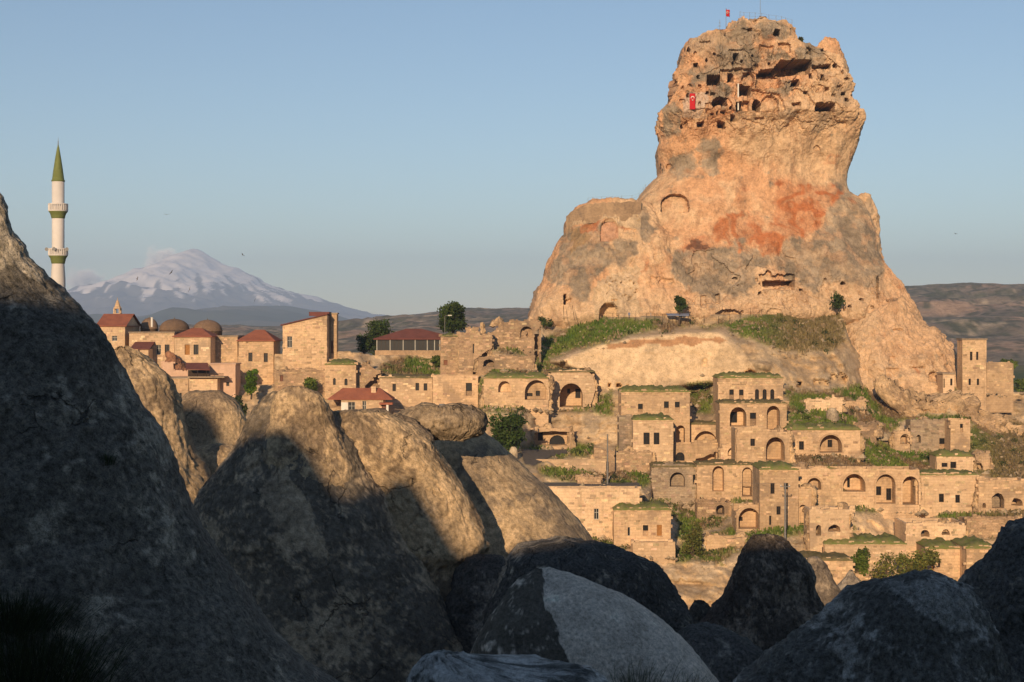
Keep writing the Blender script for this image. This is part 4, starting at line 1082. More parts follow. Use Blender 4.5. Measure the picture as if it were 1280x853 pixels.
rockthing('cap_boulder', 'lower dark slab beside the cap boulder in front of the tiled cottage', [(521, 424, 492), (524, 410, 510), (532, 404, 528), (543, 408, 542), (552, 425, 545), (560, 470, 538)], 80, False, (.42, .315, .205), (.25, .19, .135), .2, seed=25, nf=170, amp=(.25, .25), noise_k=2.0, bk=.45, blocky=.25, ck=2)
rockthing('rock_cone', 'smooth sunlit cone with pale patches falling to the road wall', [(532, 505, 598), (545, 495, 606), (555, 488, 620), (570, 475, 637), (600, 450, 667), (630, 435, 696), (655, 428, 721), (672, 424, 734), (690, 420, 744), (720, 418, 752), (800, 410, 770), (1000, 380, 800)],
          89, False, PT, (.31, .235, .16), -.2, seed=27, nf=240, amp=(.35, .08), blocky=0, bk=.7,
          palepatch=[([(668, 655), (690, 645), (694, 655), (675, 672), (660, 668)], .05), ([(608, 560), (640, 590), (670, 610), (640, 625), (610, 610)], .15), ([(715, 665), (742, 690), (715, 705), (700, 690)], .95)])
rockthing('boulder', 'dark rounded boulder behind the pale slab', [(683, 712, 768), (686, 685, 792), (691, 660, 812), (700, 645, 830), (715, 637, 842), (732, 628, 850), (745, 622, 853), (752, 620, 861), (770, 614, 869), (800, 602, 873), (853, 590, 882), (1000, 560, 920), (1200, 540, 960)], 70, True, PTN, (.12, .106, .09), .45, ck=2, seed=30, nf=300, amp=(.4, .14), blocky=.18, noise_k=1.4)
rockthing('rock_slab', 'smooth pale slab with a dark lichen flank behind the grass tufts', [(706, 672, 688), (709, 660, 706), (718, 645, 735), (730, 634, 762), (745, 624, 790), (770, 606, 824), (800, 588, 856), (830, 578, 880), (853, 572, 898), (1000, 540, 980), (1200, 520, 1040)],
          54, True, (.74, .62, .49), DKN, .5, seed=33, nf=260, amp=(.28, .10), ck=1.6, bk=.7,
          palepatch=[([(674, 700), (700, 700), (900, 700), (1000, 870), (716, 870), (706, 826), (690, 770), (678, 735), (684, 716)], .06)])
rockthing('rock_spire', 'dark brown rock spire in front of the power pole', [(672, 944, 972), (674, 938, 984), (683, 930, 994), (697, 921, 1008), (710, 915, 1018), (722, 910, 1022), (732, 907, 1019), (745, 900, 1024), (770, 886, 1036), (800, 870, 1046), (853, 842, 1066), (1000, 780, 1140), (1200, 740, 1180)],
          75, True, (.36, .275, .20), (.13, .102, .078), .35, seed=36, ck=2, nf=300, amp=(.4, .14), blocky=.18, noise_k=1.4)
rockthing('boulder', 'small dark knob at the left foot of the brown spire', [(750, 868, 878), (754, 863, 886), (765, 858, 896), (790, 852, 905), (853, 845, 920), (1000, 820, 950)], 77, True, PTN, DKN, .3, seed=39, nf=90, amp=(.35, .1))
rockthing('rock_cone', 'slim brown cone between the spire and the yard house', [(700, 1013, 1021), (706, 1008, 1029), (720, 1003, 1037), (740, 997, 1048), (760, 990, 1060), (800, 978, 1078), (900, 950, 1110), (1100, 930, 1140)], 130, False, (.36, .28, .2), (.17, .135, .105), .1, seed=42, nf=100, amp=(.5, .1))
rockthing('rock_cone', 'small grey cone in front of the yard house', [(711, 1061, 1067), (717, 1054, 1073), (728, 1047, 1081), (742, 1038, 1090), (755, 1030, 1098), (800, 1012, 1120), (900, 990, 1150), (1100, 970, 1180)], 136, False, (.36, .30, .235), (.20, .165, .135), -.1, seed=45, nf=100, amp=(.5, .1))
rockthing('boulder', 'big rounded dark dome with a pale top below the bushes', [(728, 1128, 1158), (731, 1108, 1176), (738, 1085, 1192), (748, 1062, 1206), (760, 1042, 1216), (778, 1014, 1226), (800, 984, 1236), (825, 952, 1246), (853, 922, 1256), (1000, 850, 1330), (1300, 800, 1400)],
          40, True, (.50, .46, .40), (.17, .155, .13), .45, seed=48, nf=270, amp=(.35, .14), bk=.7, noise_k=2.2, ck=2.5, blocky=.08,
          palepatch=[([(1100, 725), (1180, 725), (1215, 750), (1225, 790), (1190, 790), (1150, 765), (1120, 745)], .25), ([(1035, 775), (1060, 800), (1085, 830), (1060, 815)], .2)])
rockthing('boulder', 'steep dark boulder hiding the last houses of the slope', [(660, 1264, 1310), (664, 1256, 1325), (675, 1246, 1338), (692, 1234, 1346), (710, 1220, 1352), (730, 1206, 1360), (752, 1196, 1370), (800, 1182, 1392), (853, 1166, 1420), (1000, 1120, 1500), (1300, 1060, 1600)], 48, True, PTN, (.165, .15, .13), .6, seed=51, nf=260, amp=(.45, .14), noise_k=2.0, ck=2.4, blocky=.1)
rockthing('boulder', 'whitish lichen crusted rock ledge at the foot of the pale slab', [(819, 548, 566), (821, 538, 596), (826, 530, 668), (830, 526, 715), (838, 520, 738), (853, 510, 760), (950, 480, 820), (1100, 460, 860), (1400, 440, 900)], 26, True, (.54, .51, .46), (.12, .115, .10), -.3, seed=54, nf=220, amp=(.12, .2), noise_k=3.5, ck=4, blocky=.05)
rockthing('rock_mound', 'dark broken ground between the pale slab and the brown spire', [(796, 862, 905), (805, 850, 930), (825, 835, 960), (853, 820, 985), (1000, 780, 1060), (1200, 740, 1100)], 64, True, (.36, .31, .25), (.13, .115, .098), .1, seed=60, nf=160, amp=(.5, .12))
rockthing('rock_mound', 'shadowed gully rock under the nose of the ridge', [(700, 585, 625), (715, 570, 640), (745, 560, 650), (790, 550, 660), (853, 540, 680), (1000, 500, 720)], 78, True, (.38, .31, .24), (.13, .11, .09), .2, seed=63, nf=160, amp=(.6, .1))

# ------------------------------------------------------------------ build the houses
brng = random.Random(21)
def arch_pts(x0, x1, z0, z1, pointed=0.0, n=12):
    w = x1 - x0
    rise = min(w * .5 * (1.0 + pointed), (z1 - z0) * .8)
    zs = z1 - rise
    pts = [(x0, z0), (x1, z0), (x1, zs)]
    cx = (x0 + x1) / 2
    for k in range(1, n):
        t = math.pi * k / n
        sh = math.sin(t) ** (1.0 - .25 * pointed)
        pts.append((cx + w / 2 * math.cos(t), zs + rise * sh))
    pts.append((x0, zs))
    return pts

def rough(pts, amt):
    out = []
    for i, (x, z) in enumerate(pts):
        x2, z2 = pts[(i + 1) % len(pts)]
        L = math.hypot(x2 - x, z2 - z)
        n = max(1, int(L / .7))
        for k in range(n):
            t = k / n
            out.append((x + (x2 - x) * t + brng.uniform(-amt, amt), z + (z2 - z) * t + brng.uniform(-amt, amt)))
    return out

def window(parent, x0, x1, z0, z1, y, style, arched=False):
    """frame and pane set back in the opening"""
    w, h = x1 - x0, z1 - z0
    fm = {'p': 'wframe', 'o': 'owood', 'r': 'redbrick'}.get(style, 'wood')
    zi = z0
    if style == 'h':
        zi = z0 + h * brng.uniform(.35, .55)
        mb = MB(); mb.box(x0 - .05, x1 + .05, y + .42, y + .70, z0 - .05, zi)
        mb.build('infill', M['rubble'], parent)
    t = min(.10, w * .12)
    mb = MB()
    mb.box(x0 - .03, x0 + t, y + .28, y + .40, zi, z1 + .03)
    mb.box(x1 - t, x1 + .03, y + .28, y + .40, zi, z1 + .03)
    mb.box(x0 + t, x1 - t, y + .28, y + .40, z1 - t, z1 + .03)
    mb.box(x0 + t, x1 - t, y + .28, y + .40, zi, zi + t)
    if style in 'pd' and w > .7:
        mb.box((x0 + x1) / 2 - t * .4, (x0 + x1) / 2 + t * .4, y + .30, y + .38, zi + t, z1 - t)
        mb.box(x0 + t, x1 - t, y + .31, y + .37, zi + (z1 - zi) * .62, zi + (z1 - zi) * .62 + t * .7)
    f = mb.build('window', M[fm], parent)
    mb = MB()
    if style in ('o', 'r'):
        for k in range(3):
            a = x0 + t + (w - 2 * t) * k / 3
            mb.box(a + .01, a + (w - 2 * t) / 3 - .02, y + .33, y + .39, zi + t, z1 - t)
        mb.build('shutter', M['owood'] if style == 'o' else M['redbrick'], f)
    else:
        mb.box(x0 + t * .5, x1 - t * .5, y + .40, y + .43, zi + t * .5, z1 - t * .5 + (.04 if arched else 0))
        mb.build('dark_pane_fill', M['dark_pane_fill'], f)  # in open ruins this near-black sheet stands for the unlit room
    return f

def roof_turf(name, x0, x1, y0, y1, z, mat, h=.5, parent=None, seed=0):
    nx = max(6, int((x1 - x0) / .35)); ny = 10
    u = np.linspace(0, 1, nx); v = np.linspace(0, 1, ny)
    U, V = np.meshgrid(u, v)
    X = x0 + (x1 - x0) * U; Y = y0 + (y1 - y0) * V
    p = np.stack([X * .9 + seed * 7, Y * .9, np.zeros_like(X)], -1)
    edge = np.minimum(np.minimum(U, 1 - U) * (x1 - x0), np.minimum(V, 1 - V) * (y1 - y0))
    Z = z + h * np.clip(edge / 1.8, 0, 1) ** .7 * (.75 + .4 * fbm(p, 3, seed)) + .25 * fbm(p * 1.9, 2, seed + 3) * np.clip(edge / .4, 0, 1)
    Y = Y - .25 * np.abs(fbm(p * 1.5, 2, seed + 9)) * (V < .01)
    top = np.stack([X, Y, Z], -1)
    bot = top.copy(); bot[..., 2] = z - .18
    nv = nx * ny
    fs = grid_faces(ny, nx)
    ring = [i for i in range(nx)] + [j * nx + nx - 1 for j in range(1, ny)] + [(ny - 1) * nx + i for i in range(nx - 2, -1, -1)] + [j * nx for j in range(ny - 2, 0, -1)]
    sk = np.array([(ring[k], nv + ring[k], nv + ring[(k + 1) % len(ring)], ring[(k + 1) % len(ring)]) for k in range(len(ring))])
    return mesh_np(name, np.concatenate([top.reshape(-1, 3), bot.reshape(-1, 3)]), np.concatenate([fs, sk]), mat, None, True, parent)

def build(b):
    x0, y0, x1, y1 = b['px']
    Y = b['Y']; s = Y / F; mx = (x0 + x1) / 2
    root = empty(b['name'], pix(mx, y1, Y))
    tag(root, b['label'], b['cat'], b['group'])
    c = b['crop']
    def lx(x): return (cv(c, x, 0)[0] - mx) * s
    def lz(y): return (y1 - cv(c, 0, y)[1]) * s
    W0, W1, H = lx(b['rect'][0]), lx(b['rect'][2]), lz(b['rect'][1])
    T = .75
    mat = M[b['mat']]
    rag = b['rag'] if b['mat'] in ('pink', 'white') else max(b['rag'], .17)
    if b['outline']:
        raw = [(lx(x), lz(y)) for x, y in b['outline']]
        raw = [(x, z if z > 0.01 else -5.0) for x, z in raw]
        out = rough(raw[::-1], min(rag, .3) * .5)
    else:
        n = max(3, int((W1 - W0) / .8))
        top = []
        lvl = 0
        for k in range(n + 1):
            if rag > .2 and brng.random() < .35: lvl = brng.uniform(-1, .3) * rag
            top.append((W0 + (W1 - W0) * k / n + (brng.uniform(-.5, .5) * rag * .4 if 0 < k < n else 0), H + lvl + brng.uniform(-.4, .2) * rag))
        out = [(W1, -5.0)] + [(W1 + brng.uniform(-.5, .3) * rag * .5, H * t) for t in (.25, .5, .75)] + top[::-1] + [(W0 + brng.uniform(-.3, .5) * rag * .5, H * t) for t in (.75, .5, .25)] + [(W0, -5.0)]
        out = out[::-1]
    holes = []
    later = []
    for op in b['ops']:
        k = op[0]
        a0, a1, z1, z0 = lx(op[1]), lx(op[3]), lz(op[2]), lz(op[4])
        a0 = max(a0, W0 + .12) if k != 'v' or a0 > W0 else a0
        a1 = min(a1, W1 - .12)
        if not b['outline']: z1 = min(z1, H - .25 - rag * .5)
        z0 = max(z0, -1.5)
        if a1 - a0 < .15 or a0 < W0 - .5: continue
        if k == 'n':
            later.append((k, a0, a1, z0, z1, op)); continue
        if k == 'w': h = [(a0, z0), (a1, z0), (a1, z1), (a0, z1)]
        elif k == 'v': h = arch_pts(a0, a1, z0, z1, 0, 8)
        elif k == 'a': h = arch_pts(a0, a1, z0, z1, .12, 16)
        elif k == 'q': h = rough([(a0, z0), (a1, z0), (a1, z1 - .3), (a0 + (a1 - a0) * .5, z1), (a0, z1 - .5)], .08)
        else: h = rough(arch_pts(a0, a1, z0, z1, 0, 6), .14 * min(1, (a1 - a0) / 3))
        holes.append(h)
        later.append((k, a0, a1, z0, z1, op, h))
    mb = MB()
    mb.plate(out, holes, 0, T)
    front = mb.build('wall', mat, root)
    D = b['depth']
    if b['outline']:
        ztl = max([z for x, z in out if x < W0 + (W1 - W0) * .12] or [H]); ztr = max([z for x, z in out if x > W1 - (W1 - W0) * .12] or [H])
    else:
        ztl = ztr = H - rag * .5
    if D > 1.2:
        for sgn, zt in ((0, ztl), (1, ztr)):
            mb = MB()
            xa, xb = (W0 + .02, W0 + .5) if sgn == 0 else (W1 - .5, W1 - .02)
            zz = zt - .06
            mb.plate(rough([(T, -5), (D, -5), (D, zz), (T, zz)], min(rag, .15) * .4), [], xa, xb)
            mb.v = [(y, x, z) for x, y, z in mb.v]
            mb.build('side_wall', mat, root)
        mb = MB(); mb.box(W0 + .5, W1 - .5, D - .4, D - .02, -3, min(ztl, ztr) - .1)
        mb.build('back_wall', mat, root)
    for it in later:
        k, a0, a1, z0, z1, op = it[:6]
        if k == 'n':
            mb = MB()
            t = .12
            mb.box(a0, a0 + t, -.10, -.002, z0, z1); mb.box(a1 - t, a1, -.10, -.002, z0, z1); mb.box(a0 + t, a1 - t, -.10, -.002, z1 - t, z1); mb.box(a0 + t, a1 - t, -.10, -.002, z0, z0 + t)
            mb.build('blind_window', mat, root)
        elif k == 'w':
            window(root, a0, a1, z0, z1, 0, op[5] if len(op) > 5 else 'd')
            if a1 - a0 > .8 and z0 > .4 and b['trim']:
                mb = MB(); mb.box(a0 - .15, a1 + .15, -.09, -.003, z0 - .16, z0 - .02); mb.build('sill', mat, root)
        elif k == 'v':
            window(root, a0, a1, z0, z1, 0, 'd', True)
        else:
            h = it[6]
            dep, inner = op[5], op[6]
            dep = min(dep * 1.5 + .4, D - .8) if D > 2 else dep
            # vault behind the arch
            nn = len(h)
            vs = [(x, T - .02, z) for x, z in h] + [(x, dep, z) for x, z in h]
            if dep > T + .05:
                mb = MB(); mb.add(vs, [(i, (i + 1) % nn, nn + (i + 1) % nn, nn + i) for i in range(nn)])
                mb.build('vault', mat, root)
            ih = []; il = []
            for o2 in inner:
                p0, p1, q1, q0 = lx(o2[1]), lx(o2[3]), lz(o2[2]), lz(o2[4])
                p0 = max(p0, a0 + .05); p1 = min(p1, a1 - .05); q0 = max(q0, z0 - .2)
                if o2[0] == 'c': hh = arch_pts(p0, p1, q0, q1, 0, 8)
                else: hh = [(p0, q0), (p1, q0), (p1, q1), (p0, q1)]
                ih.append(hh); il.append((o2[0], p0, p1, q0, q1, hh))
            mb = MB()
            m = .4
            mb.plate([(a0 - m, z0 - 1), (a1 + m, z0 - 1), (a1 + m, z1 + m), (a0 - m, z1 + m)], ih, max(dep, T + .05), max(dep, T + .05) + .45)
            if k == 'c':
                rw = None
                if dep < 2: rw = mb.build('recess_wall', mat, root)
                else:
                    mb = MB(); mb.box(a0 - m, a1 + m, max(dep, 1) + 1.5, max(dep, 1) + 1.8, z0 - 1, z1 + m); rw = mb.build('recess_wall', M['tuff_grey'], root)
            else:
                rw = mb.build('recess_wall', mat, root)
            for q in il:
                if q[0] == 'c':
                    mb = MB(); mb.box(q[1] - .2, q[2] + .2, dep + .6, dep + .7, q[3] - .3, q[4] + .2); mb.build('dark_pane_fill', M['dark_pane_fill'], rw)  # near-black sheet behind the cave mouth stands for its unlit depth
                else:
                    window(rw, q[1], q[2], q[3], q[4], max(dep, T + .05), 'd')
            if k == 'a' and a1 - a0 > 1.5 and b['trim']:
                cx = (a0 + a1) / 2; zc = z0
                def off(pt, d):
                    w2 = (a1 - a0) / 2
                    zs = h[2][1]
                    if pt[1] <= zs + .001: return (pt[0] + (d if pt[0] > cx else -d), pt[1])
                    L = math.hypot(pt[0] - cx, pt[1] - zs) or 1
                    return (pt[0] + (pt[0] - cx) / L * d, pt[1] + (pt[1] - zs) / L * d)
                inn = h[1:] + [h[0]]
                ou = [off(q, .38) for q in inn]
                n2 = len(inn)
                vs = [(x, -.12, z) for x, z in inn] + [(x, -.12, z) for x, z in ou] + [(x, .02, z) for x, z in inn] + [(x, .02, z) for x, z in ou]
                fs = []
                for i in range(n2 - 1):
                    fs += [(i, i + 1, n2 + i + 1, n2 + i), (n2 + i, n2 + i + 1, 3 * n2 + i + 1, 3 * n2 + i), (2 * n2 + i, 2 * n2 + i + 1, i + 1, i)]
                mb = MB(); mb.add(vs, fs); mb.build('arch_ring', mat, root)
    r = b['roof']
    sd = brng.randrange(1000)
    if r in ('grass', 'earth'):
        mt = M['roofgrass'] if r == 'grass' or brng.random() < .5 else M['earth']
        roof_turf('roof', W0 - .08, W1 + .08, -.1, D + 1.0, H - rag * .3 + .02, mt, 1.0 if r == 'grass' else .55, root, sd)
        if b['rag'] <= .12:
            mb = MB(); mb.box(W0 - .12, W1 + .12, -.16, -.004, H - .42, H - .18); mb.build('cornice', mat, root)
    elif r == 'flat':
        mb = MB(); mb.box(W0 - .18, W1 + .18, -.2, D + .1, H - rag * .3, H + .28); mb.build('roof', M['tuff_grey'] if b['mat'] != 'pink' else mat, root)
    elif r in ('hip', 'gable', 'shed', 'slope'):
        mb = MB()
        ov = .45
        if r == 'slope':
            zl, zr = lz(208), lz(150)
            mb.add([(W0 - .5, -ov, zl - .05), (W1 + .1, -ov, zr + .08), (W1 + .1, D + ov, zr + .08), (W0 - .5, D + ov, zl - .05), (W0 - .5, -ov, zl + .2), (W1 + .1, -ov, zr + .33), (W1 + .1, D + ov, zr + .33), (W0 - .5, D + ov, zl + .2)],
                   [(0, 3, 2, 1), (4, 5, 6, 7), (0, 1, 5, 4), (1, 2, 6, 5), (2, 3, 7, 6), (3, 0, 4, 7)])
            mb.build('roof', M['brown_roof'], root)
            mb = MB(); mb.box(W1 - 4.6, W1 + .15, D * .3, D * .8, zr - .2, zr + .75); mb.build('roof_box', M['brown_roof'], root)
        else:
            rx0 = lx(b['roofrect'][0]); zt = lz(b['roofrect'][1])
            e0 = min(W0 - ov, rx0) if r != 'hip' or b['name'] == 'tiled_cottage' else W0 - ov
            e1 = W1 + ov + (1.6 if b['name'] == 'tiled_cottage' else 0)
            z = H - .05
            # ridge stands half the depth back: same elevation in the view means a little lower or higher there
            base = [(e0, -ov, z), (e1, -ov, z), (e1, D + ov, z), (e0, D + ov, z)]
            low = [(x, y, z - .16) for x, y, z in base]
            if r == 'hip':
                inset = min((e1 - e0) * .38, D * .5)
                rid = [(e0 + inset, D / 2, zt), (e1 - inset, D / 2, zt)]
                fs = [(0, 1, 5, 4), (1, 2, 5), (2, 3, 4, 5), (3, 0, 4)]
            elif r == 'gable':
                rid = [(e0, D / 2, zt), (e1, D / 2, zt)]
                fs = [(0, 1, 5, 4), (2, 3, 4, 5)]
            else:
                rid = [(e0, D, zt), (e1, D, zt)]
                fs = [(0, 1, 5, 4)]
            if r == 'shed':
                base = [(e0, -ov, z), (e1, -ov, z), (e1, D, zt - .1), (e0, D, zt - .1)]
                low = [(x, y, q - .16) for x, y, q in base]
            lowr = [(x, y, q - .2) for x, y, q in rid]
            vs = base + rid + low + lowr
            fs += [(0, 6, 7, 1), (1, 7, 8, 2), (2, 8, 9, 3), (3, 9, 6, 0), (6, 9, 8, 7)]
            mb.add(vs, fs)
            mb.build('roof', M['tile'] if r != 'shed' else M['brown_roof'], root)
            if r == 'gable':
                mb = MB()
                for xx in (W0 + .1, W1 - .5):
                    mb.add([(xx, 0, z - .2), (xx, D, z - .2), (xx, D / 2, zt - .25), (xx + .4, 0, z - .2), (xx + .4, D, z - .2), (xx + .4, D / 2, zt - .25)], [(0, 1, 2), (5, 4, 3), (0, 3, 4, 1), (1, 4, 5, 2), (2, 5, 3, 0)])
                mb.build('gable_wall', mat, root)
    b['root'] = root
    # facing stones standing a little proud of the wall, each with its own tone
    if b['mat'] not in ('pink', 'white'):
        cov = {'rubble': .55, 'tuff_grey': .5}.get(b['mat'], .30)
        tone = {'tuff_pale': (.72, .51, .32), 'tuff_grey': (.42, .315, .215), 'rubble': (.55, .375, .23)}.get(b['mat'], (.66, .455, .27))
        rects = []
        zc = brng.uniform(0, .3)
        while zc < max(q[1] for q in out) - .5:
            hh_ = brng.uniform(.32, .55); xx = W0 + .1
            while xx < W1 - .5:
                ww = brng.uniform(.45, 1.3)
                if brng.random() < cov and xx + ww < W1 - .05: rects.append((xx + .02, xx + ww - .03, zc + .02, zc + hh_ - .03))
                xx += ww
            zc += hh_
        if rects:
            R_ = np.array(rects)
            ok_ = np.ones(len(R_), bool)
            for cx_, cz_ in ((0, 2), (1, 2), (0, 3), (1, 3)):
                ok_ &= inpoly(R_[:, cx_], R_[:, cz_], out)
            for it in later:
                ok_ &= ~((R_[:, 0] < it[2] + .12) & (R_[:, 1] > it[1] - .12) & (R_[:, 2] < it[4] + .15) & (R_[:, 3] > it[3] - .12))
            R_ = R_[ok_]
            if len(R_):
                nb2_ = len(R_); g_ = np.random.default_rng(sd)
                pr_ = -g_.uniform(.015, .07, nb2_)
                def cn(a_, b_, y_): return np.stack([R_[:, a_], y_, R_[:, b_]], -1)
                ze = np.full(nb2_, .01)
                V_ = np.stack([cn(0, 2, pr_), cn(1, 2, pr_), cn(1, 3, pr_), cn(0, 3, pr_), cn(0, 2, ze), cn(1, 2, ze), cn(1, 3, ze), cn(0, 3, ze)], 1)
                V_[:, :4] += g_.normal(size=(nb2_, 4, 3)) * np.array((.025, .008, .02))
                fq_ = np.array([(0, 1, 2, 3), (0, 4, 5, 1), (1, 5, 6, 2), (2, 6, 7, 3), (3, 7, 4, 0)])
                F_ = (np.arange(nb2_)[:, None, None] * 8 + fq_[None]).reshape(-1, 4)
                C_ = np.array(tone)[None] * g_.uniform(.55, 1.15, (nb2_, 1)) * np.array((1, 1, 1)) * (1 + g_.normal(size=(nb2_, 3)) * .03)
                tag(mesh_np('facing_stones', V_.reshape(-1, 3), F_, M['hill'], np.repeat(C_, 8, 0), False, root), kind='stuff')
    if r in ('none', 'earth', 'grass') and D > 1.2:
        mb = MB(); yy = b['rag']
        tp = sorted([q for q in out if q[1] > H * .45], key=lambda q: q[0])
        for x, z in tp:
            if brng.random() < .55:
                w_ = brng.uniform(.2, .55); h_ = brng.uniform(.12, .4); y_ = brng.uniform(-.05, .35)
                mb.box(x - w_, x + w_, y_, y_ + brng.uniform(.3, .7), z - .25, z + h_)
        if mb.v: tag(mb.build('loose_stones', mat, root), kind='stuff')
    if b['name'] in ('cave_facade', 'vaulted_house', 'stone_ruin') and Y < 349 and b['carve']:
        hpx = y1 - y0
        for side in (x0, x1, None):
            if brng.random() < .25: continue
            w_ = brng.uniform(5, 11)
            cxp = (side if side is not None else brng.uniform(x0, x1)) + brng.uniform(-2, 2)
            tpy = (y0 + hpx * brng.uniform(-.05, .35)) if side is not None else y0 - 3
            bot = y1 + 4 if side is not None else y0 + hpx * .22
            if side is None: w_ *= 1.6
            lo = body('rock_edge', [(tpy, cxp - w_ * .15, cxp + w_ * .2), (tpy + 3, cxp - w_ * .42, cxp + w_ * .4), ((tpy + bot) / 2, cxp - w_ * .5, cxp + w_ * .5), (bot, cxp - w_ * .7, cxp + w_ * .6)], Y + 1.1 if side is not None else Y + 2.2, M['hill'], lichen((.56, .385, .22), (.30, .205, .125), 1.5, -.1, sd), nf=30, nb=10, step=1.5, amp=(.5, .15), noise_k=2.2, seed=sd, blocky=.7, bk=.9)
            lo.parent = root; lo.location = -root.location
    b['loc'] = (lx, lz, W0, W1, H)
    return root

for b in B:
    build(b)
def find(txt):
    return next(b for b in B if txt in b['label'])
# extras that belong to single houses
b = find('red hip tiles'); lx, lz = b['loc'][:2]
mb = MB(); mb.box(lx(632), lx(658), 1.5, 2.6, lz(600), lz(546)); mb.build('chimney', M['tuff_pale'], b['root'])
mb = MB(); mb.box(lx(684), lx(756), -1.6, 1.0, lz(643), lz(632)); pr = mb.build('porch_roof', M['tile'], b['root'])
mb = MB(); mb.box(lx(722), lx(734), -1.5, -1.2, -2, lz(644)); mb.build('post', M['white'], pr)
mb = MB(); mb.box(lx(694), lx(716), -.12, -.01, lz(708), lz(646)); mb.build('door', M['redbrick'], b['root'])
mb = MB(); mb.box(lx(470), lx(508), -.06, -.01, lz(695), lz(632)); mb.build('plaster_panel', M['white'], b['root'])
b = find('low red gabled roof'); lx, lz = b['loc'][:2]
mb = MB(); mb.tube([(lx(407), 10, lz(262)), (lx(407), 10, lz(195))], .28, 10); mb.build('flue_pipe', M['white'], b['root'])
b = find('one small square window'); lx, lz = b['loc'][:2]
# canopy terrace
po = empty('canopy', pix(*cv(CA, 790, 598), b['Y'] - 3)); sY = (b['Y'] - 3) / F / 5.333
tag(po, 'rusty sheet canopy over a shaded terrace with tables', 'canopy')
def q(x, y): return ((x - 790) * sY, (598 - y) * sY)
mb = MB(); x0, z0 = q(682, 502); x1, z1 = q(876, 545)
mb.add([(x0, 3, z0), (x1 - 1.5, 3, z0), (x1, -1.2, z1), (x0 + 1.2, -1.2, z1 + .2), (x0, 3, z0 - .15), (x1 - 1.5, 3, z0 - .15), (x1, -1.2, z1 - .15), (x0 + 1.2, -1.2, z1 + .05)], [(0, 1, 2, 3), (7, 6, 5, 4), (3, 2, 6, 7), (0, 3, 7, 4), (1, 5, 6, 2), (0, 4, 5, 1)])
mb.build('canopy_roof', M['brown_roof'], po)
mb = MB(); x0, z0 = q(728, 598); x1, z1 = q(970, 578); mb.box(x0, x1, -1.4, 3, z0, z0 + .25); mb.build('terrace_slab', M['tuff_grey'], po)
for xx in (732, 790, 850):
    mb = MB(); a, _ = q(xx, 0); mb.tube([(a, -1.0, .2), (a, -1.0, q(0, 548)[1])], .07, 6); mb.build('post', M['wood'], po)
mb = MB(); a, z = q(770, 0); mb.box(a - 2.2, a + 2.6, 2.2, 2.4, .2, 1.6); mb.build('back_screen', M['wood'], po)
mb = MB()
for xx in np.arange(735, 965, 6.0):
    a, _ = q(xx, 0); mb.box(a - .03, a + .03, -1.35, -1.3, .25, .9)
mb.box(q(732, 0)[0], q(966, 0)[0], -1.36, -1.28, .9, .97)
mb.build('railing', M['wood'], po)
# heap of red bricks
hb = body('brick_heap', [cv(CA, 598, 428)[1:] + (cv(CA, 590, 0)[0], cv(CA, 604, 0)[0]), cv(CA, 0, 450)[1:] + (cv(CA, 580, 0)[0], cv(CA, 632, 0)[0]), cv(CA, 0, 490)[1:] + (cv(CA, 576, 0)[0], cv(CA, 670, 0)[0]), cv(CA, 0, 560)[1:] + (cv(CA, 570, 0)[0], cv(CA, 730, 0)[0])], find('roof terrace room')['Y'] + 2.5, M['hill'], lichen((.36, .18, .10), (.2, .10, .065), 2, 0, 4), nf=60, nb=20, step=.6, amp=(.35, .2), noise_k=2.5, blocky=.5)
tag(hb, 'heap of reddish rubble on the roof of the weathered house front', 'rubble heap')

b = find('roofless house shell'); q0 = pix(*cv(CB, 1027, 684), b['Y'] - 3.0)
wt = empty('water_barrel', q0); tag(wt, 'grey metal water barrel in front of the roofless house shell', 'barrel')
mb = MB(); mb.lathe([(.72, -1.5), (.72, .3), (.76, .32), (.76, .4), (.72, .42), (.72, 1.0), (.76, 1.02), (.76, 1.1), (.72, 1.12), (.72, 1.7), (.6, 1.78), (.1, 1.8)], 18); mb.build('drum', M['metal'], wt, True)
# ------------------------------------------------------------------ domes, minaret, little belfry minaret
for (cxp, cyp, hw, topp, dyy, lb) in ((630, 285, 98, 207, 12, 'brown shingled dome behind the long flat house'), (850, 290, 96, 213, 13, 'brown shingled dome nearest the red pyramid roof'), (462, 275, 58, 200, 16, 'small brown dome beside the white flue pipe')):
    Yd = find('long pale house')['Y'] + dyy
    px, py = cv(CA, cxp, cyp); s = Yd / F
    R = hw / 5.333 * s; Hh = (cyp - topp) / 5.333 * s
    ro = empty('dome', pix(px, py, Yd)); tag(ro, lb, 'dome', None)
    mb = MB(); mb.lathe([(R, -6), (R, 0), (R * 1.03, .02), (R * 1.03, .3), (R, .32)] + [(R * math.cos(t), .32 + (Hh - .32) * math.sin(t)) for t in np.linspace(.05, 1.5, 12)], 40); mb.build('shell', M['dome'], ro, True)
    mb = MB(); mb.lathe([(.18, Hh - .1), (.22, Hh + .1), (.05, Hh + .25), (.03, Hh + .55)], 8); mb.build('finial', M['metal'], ro)

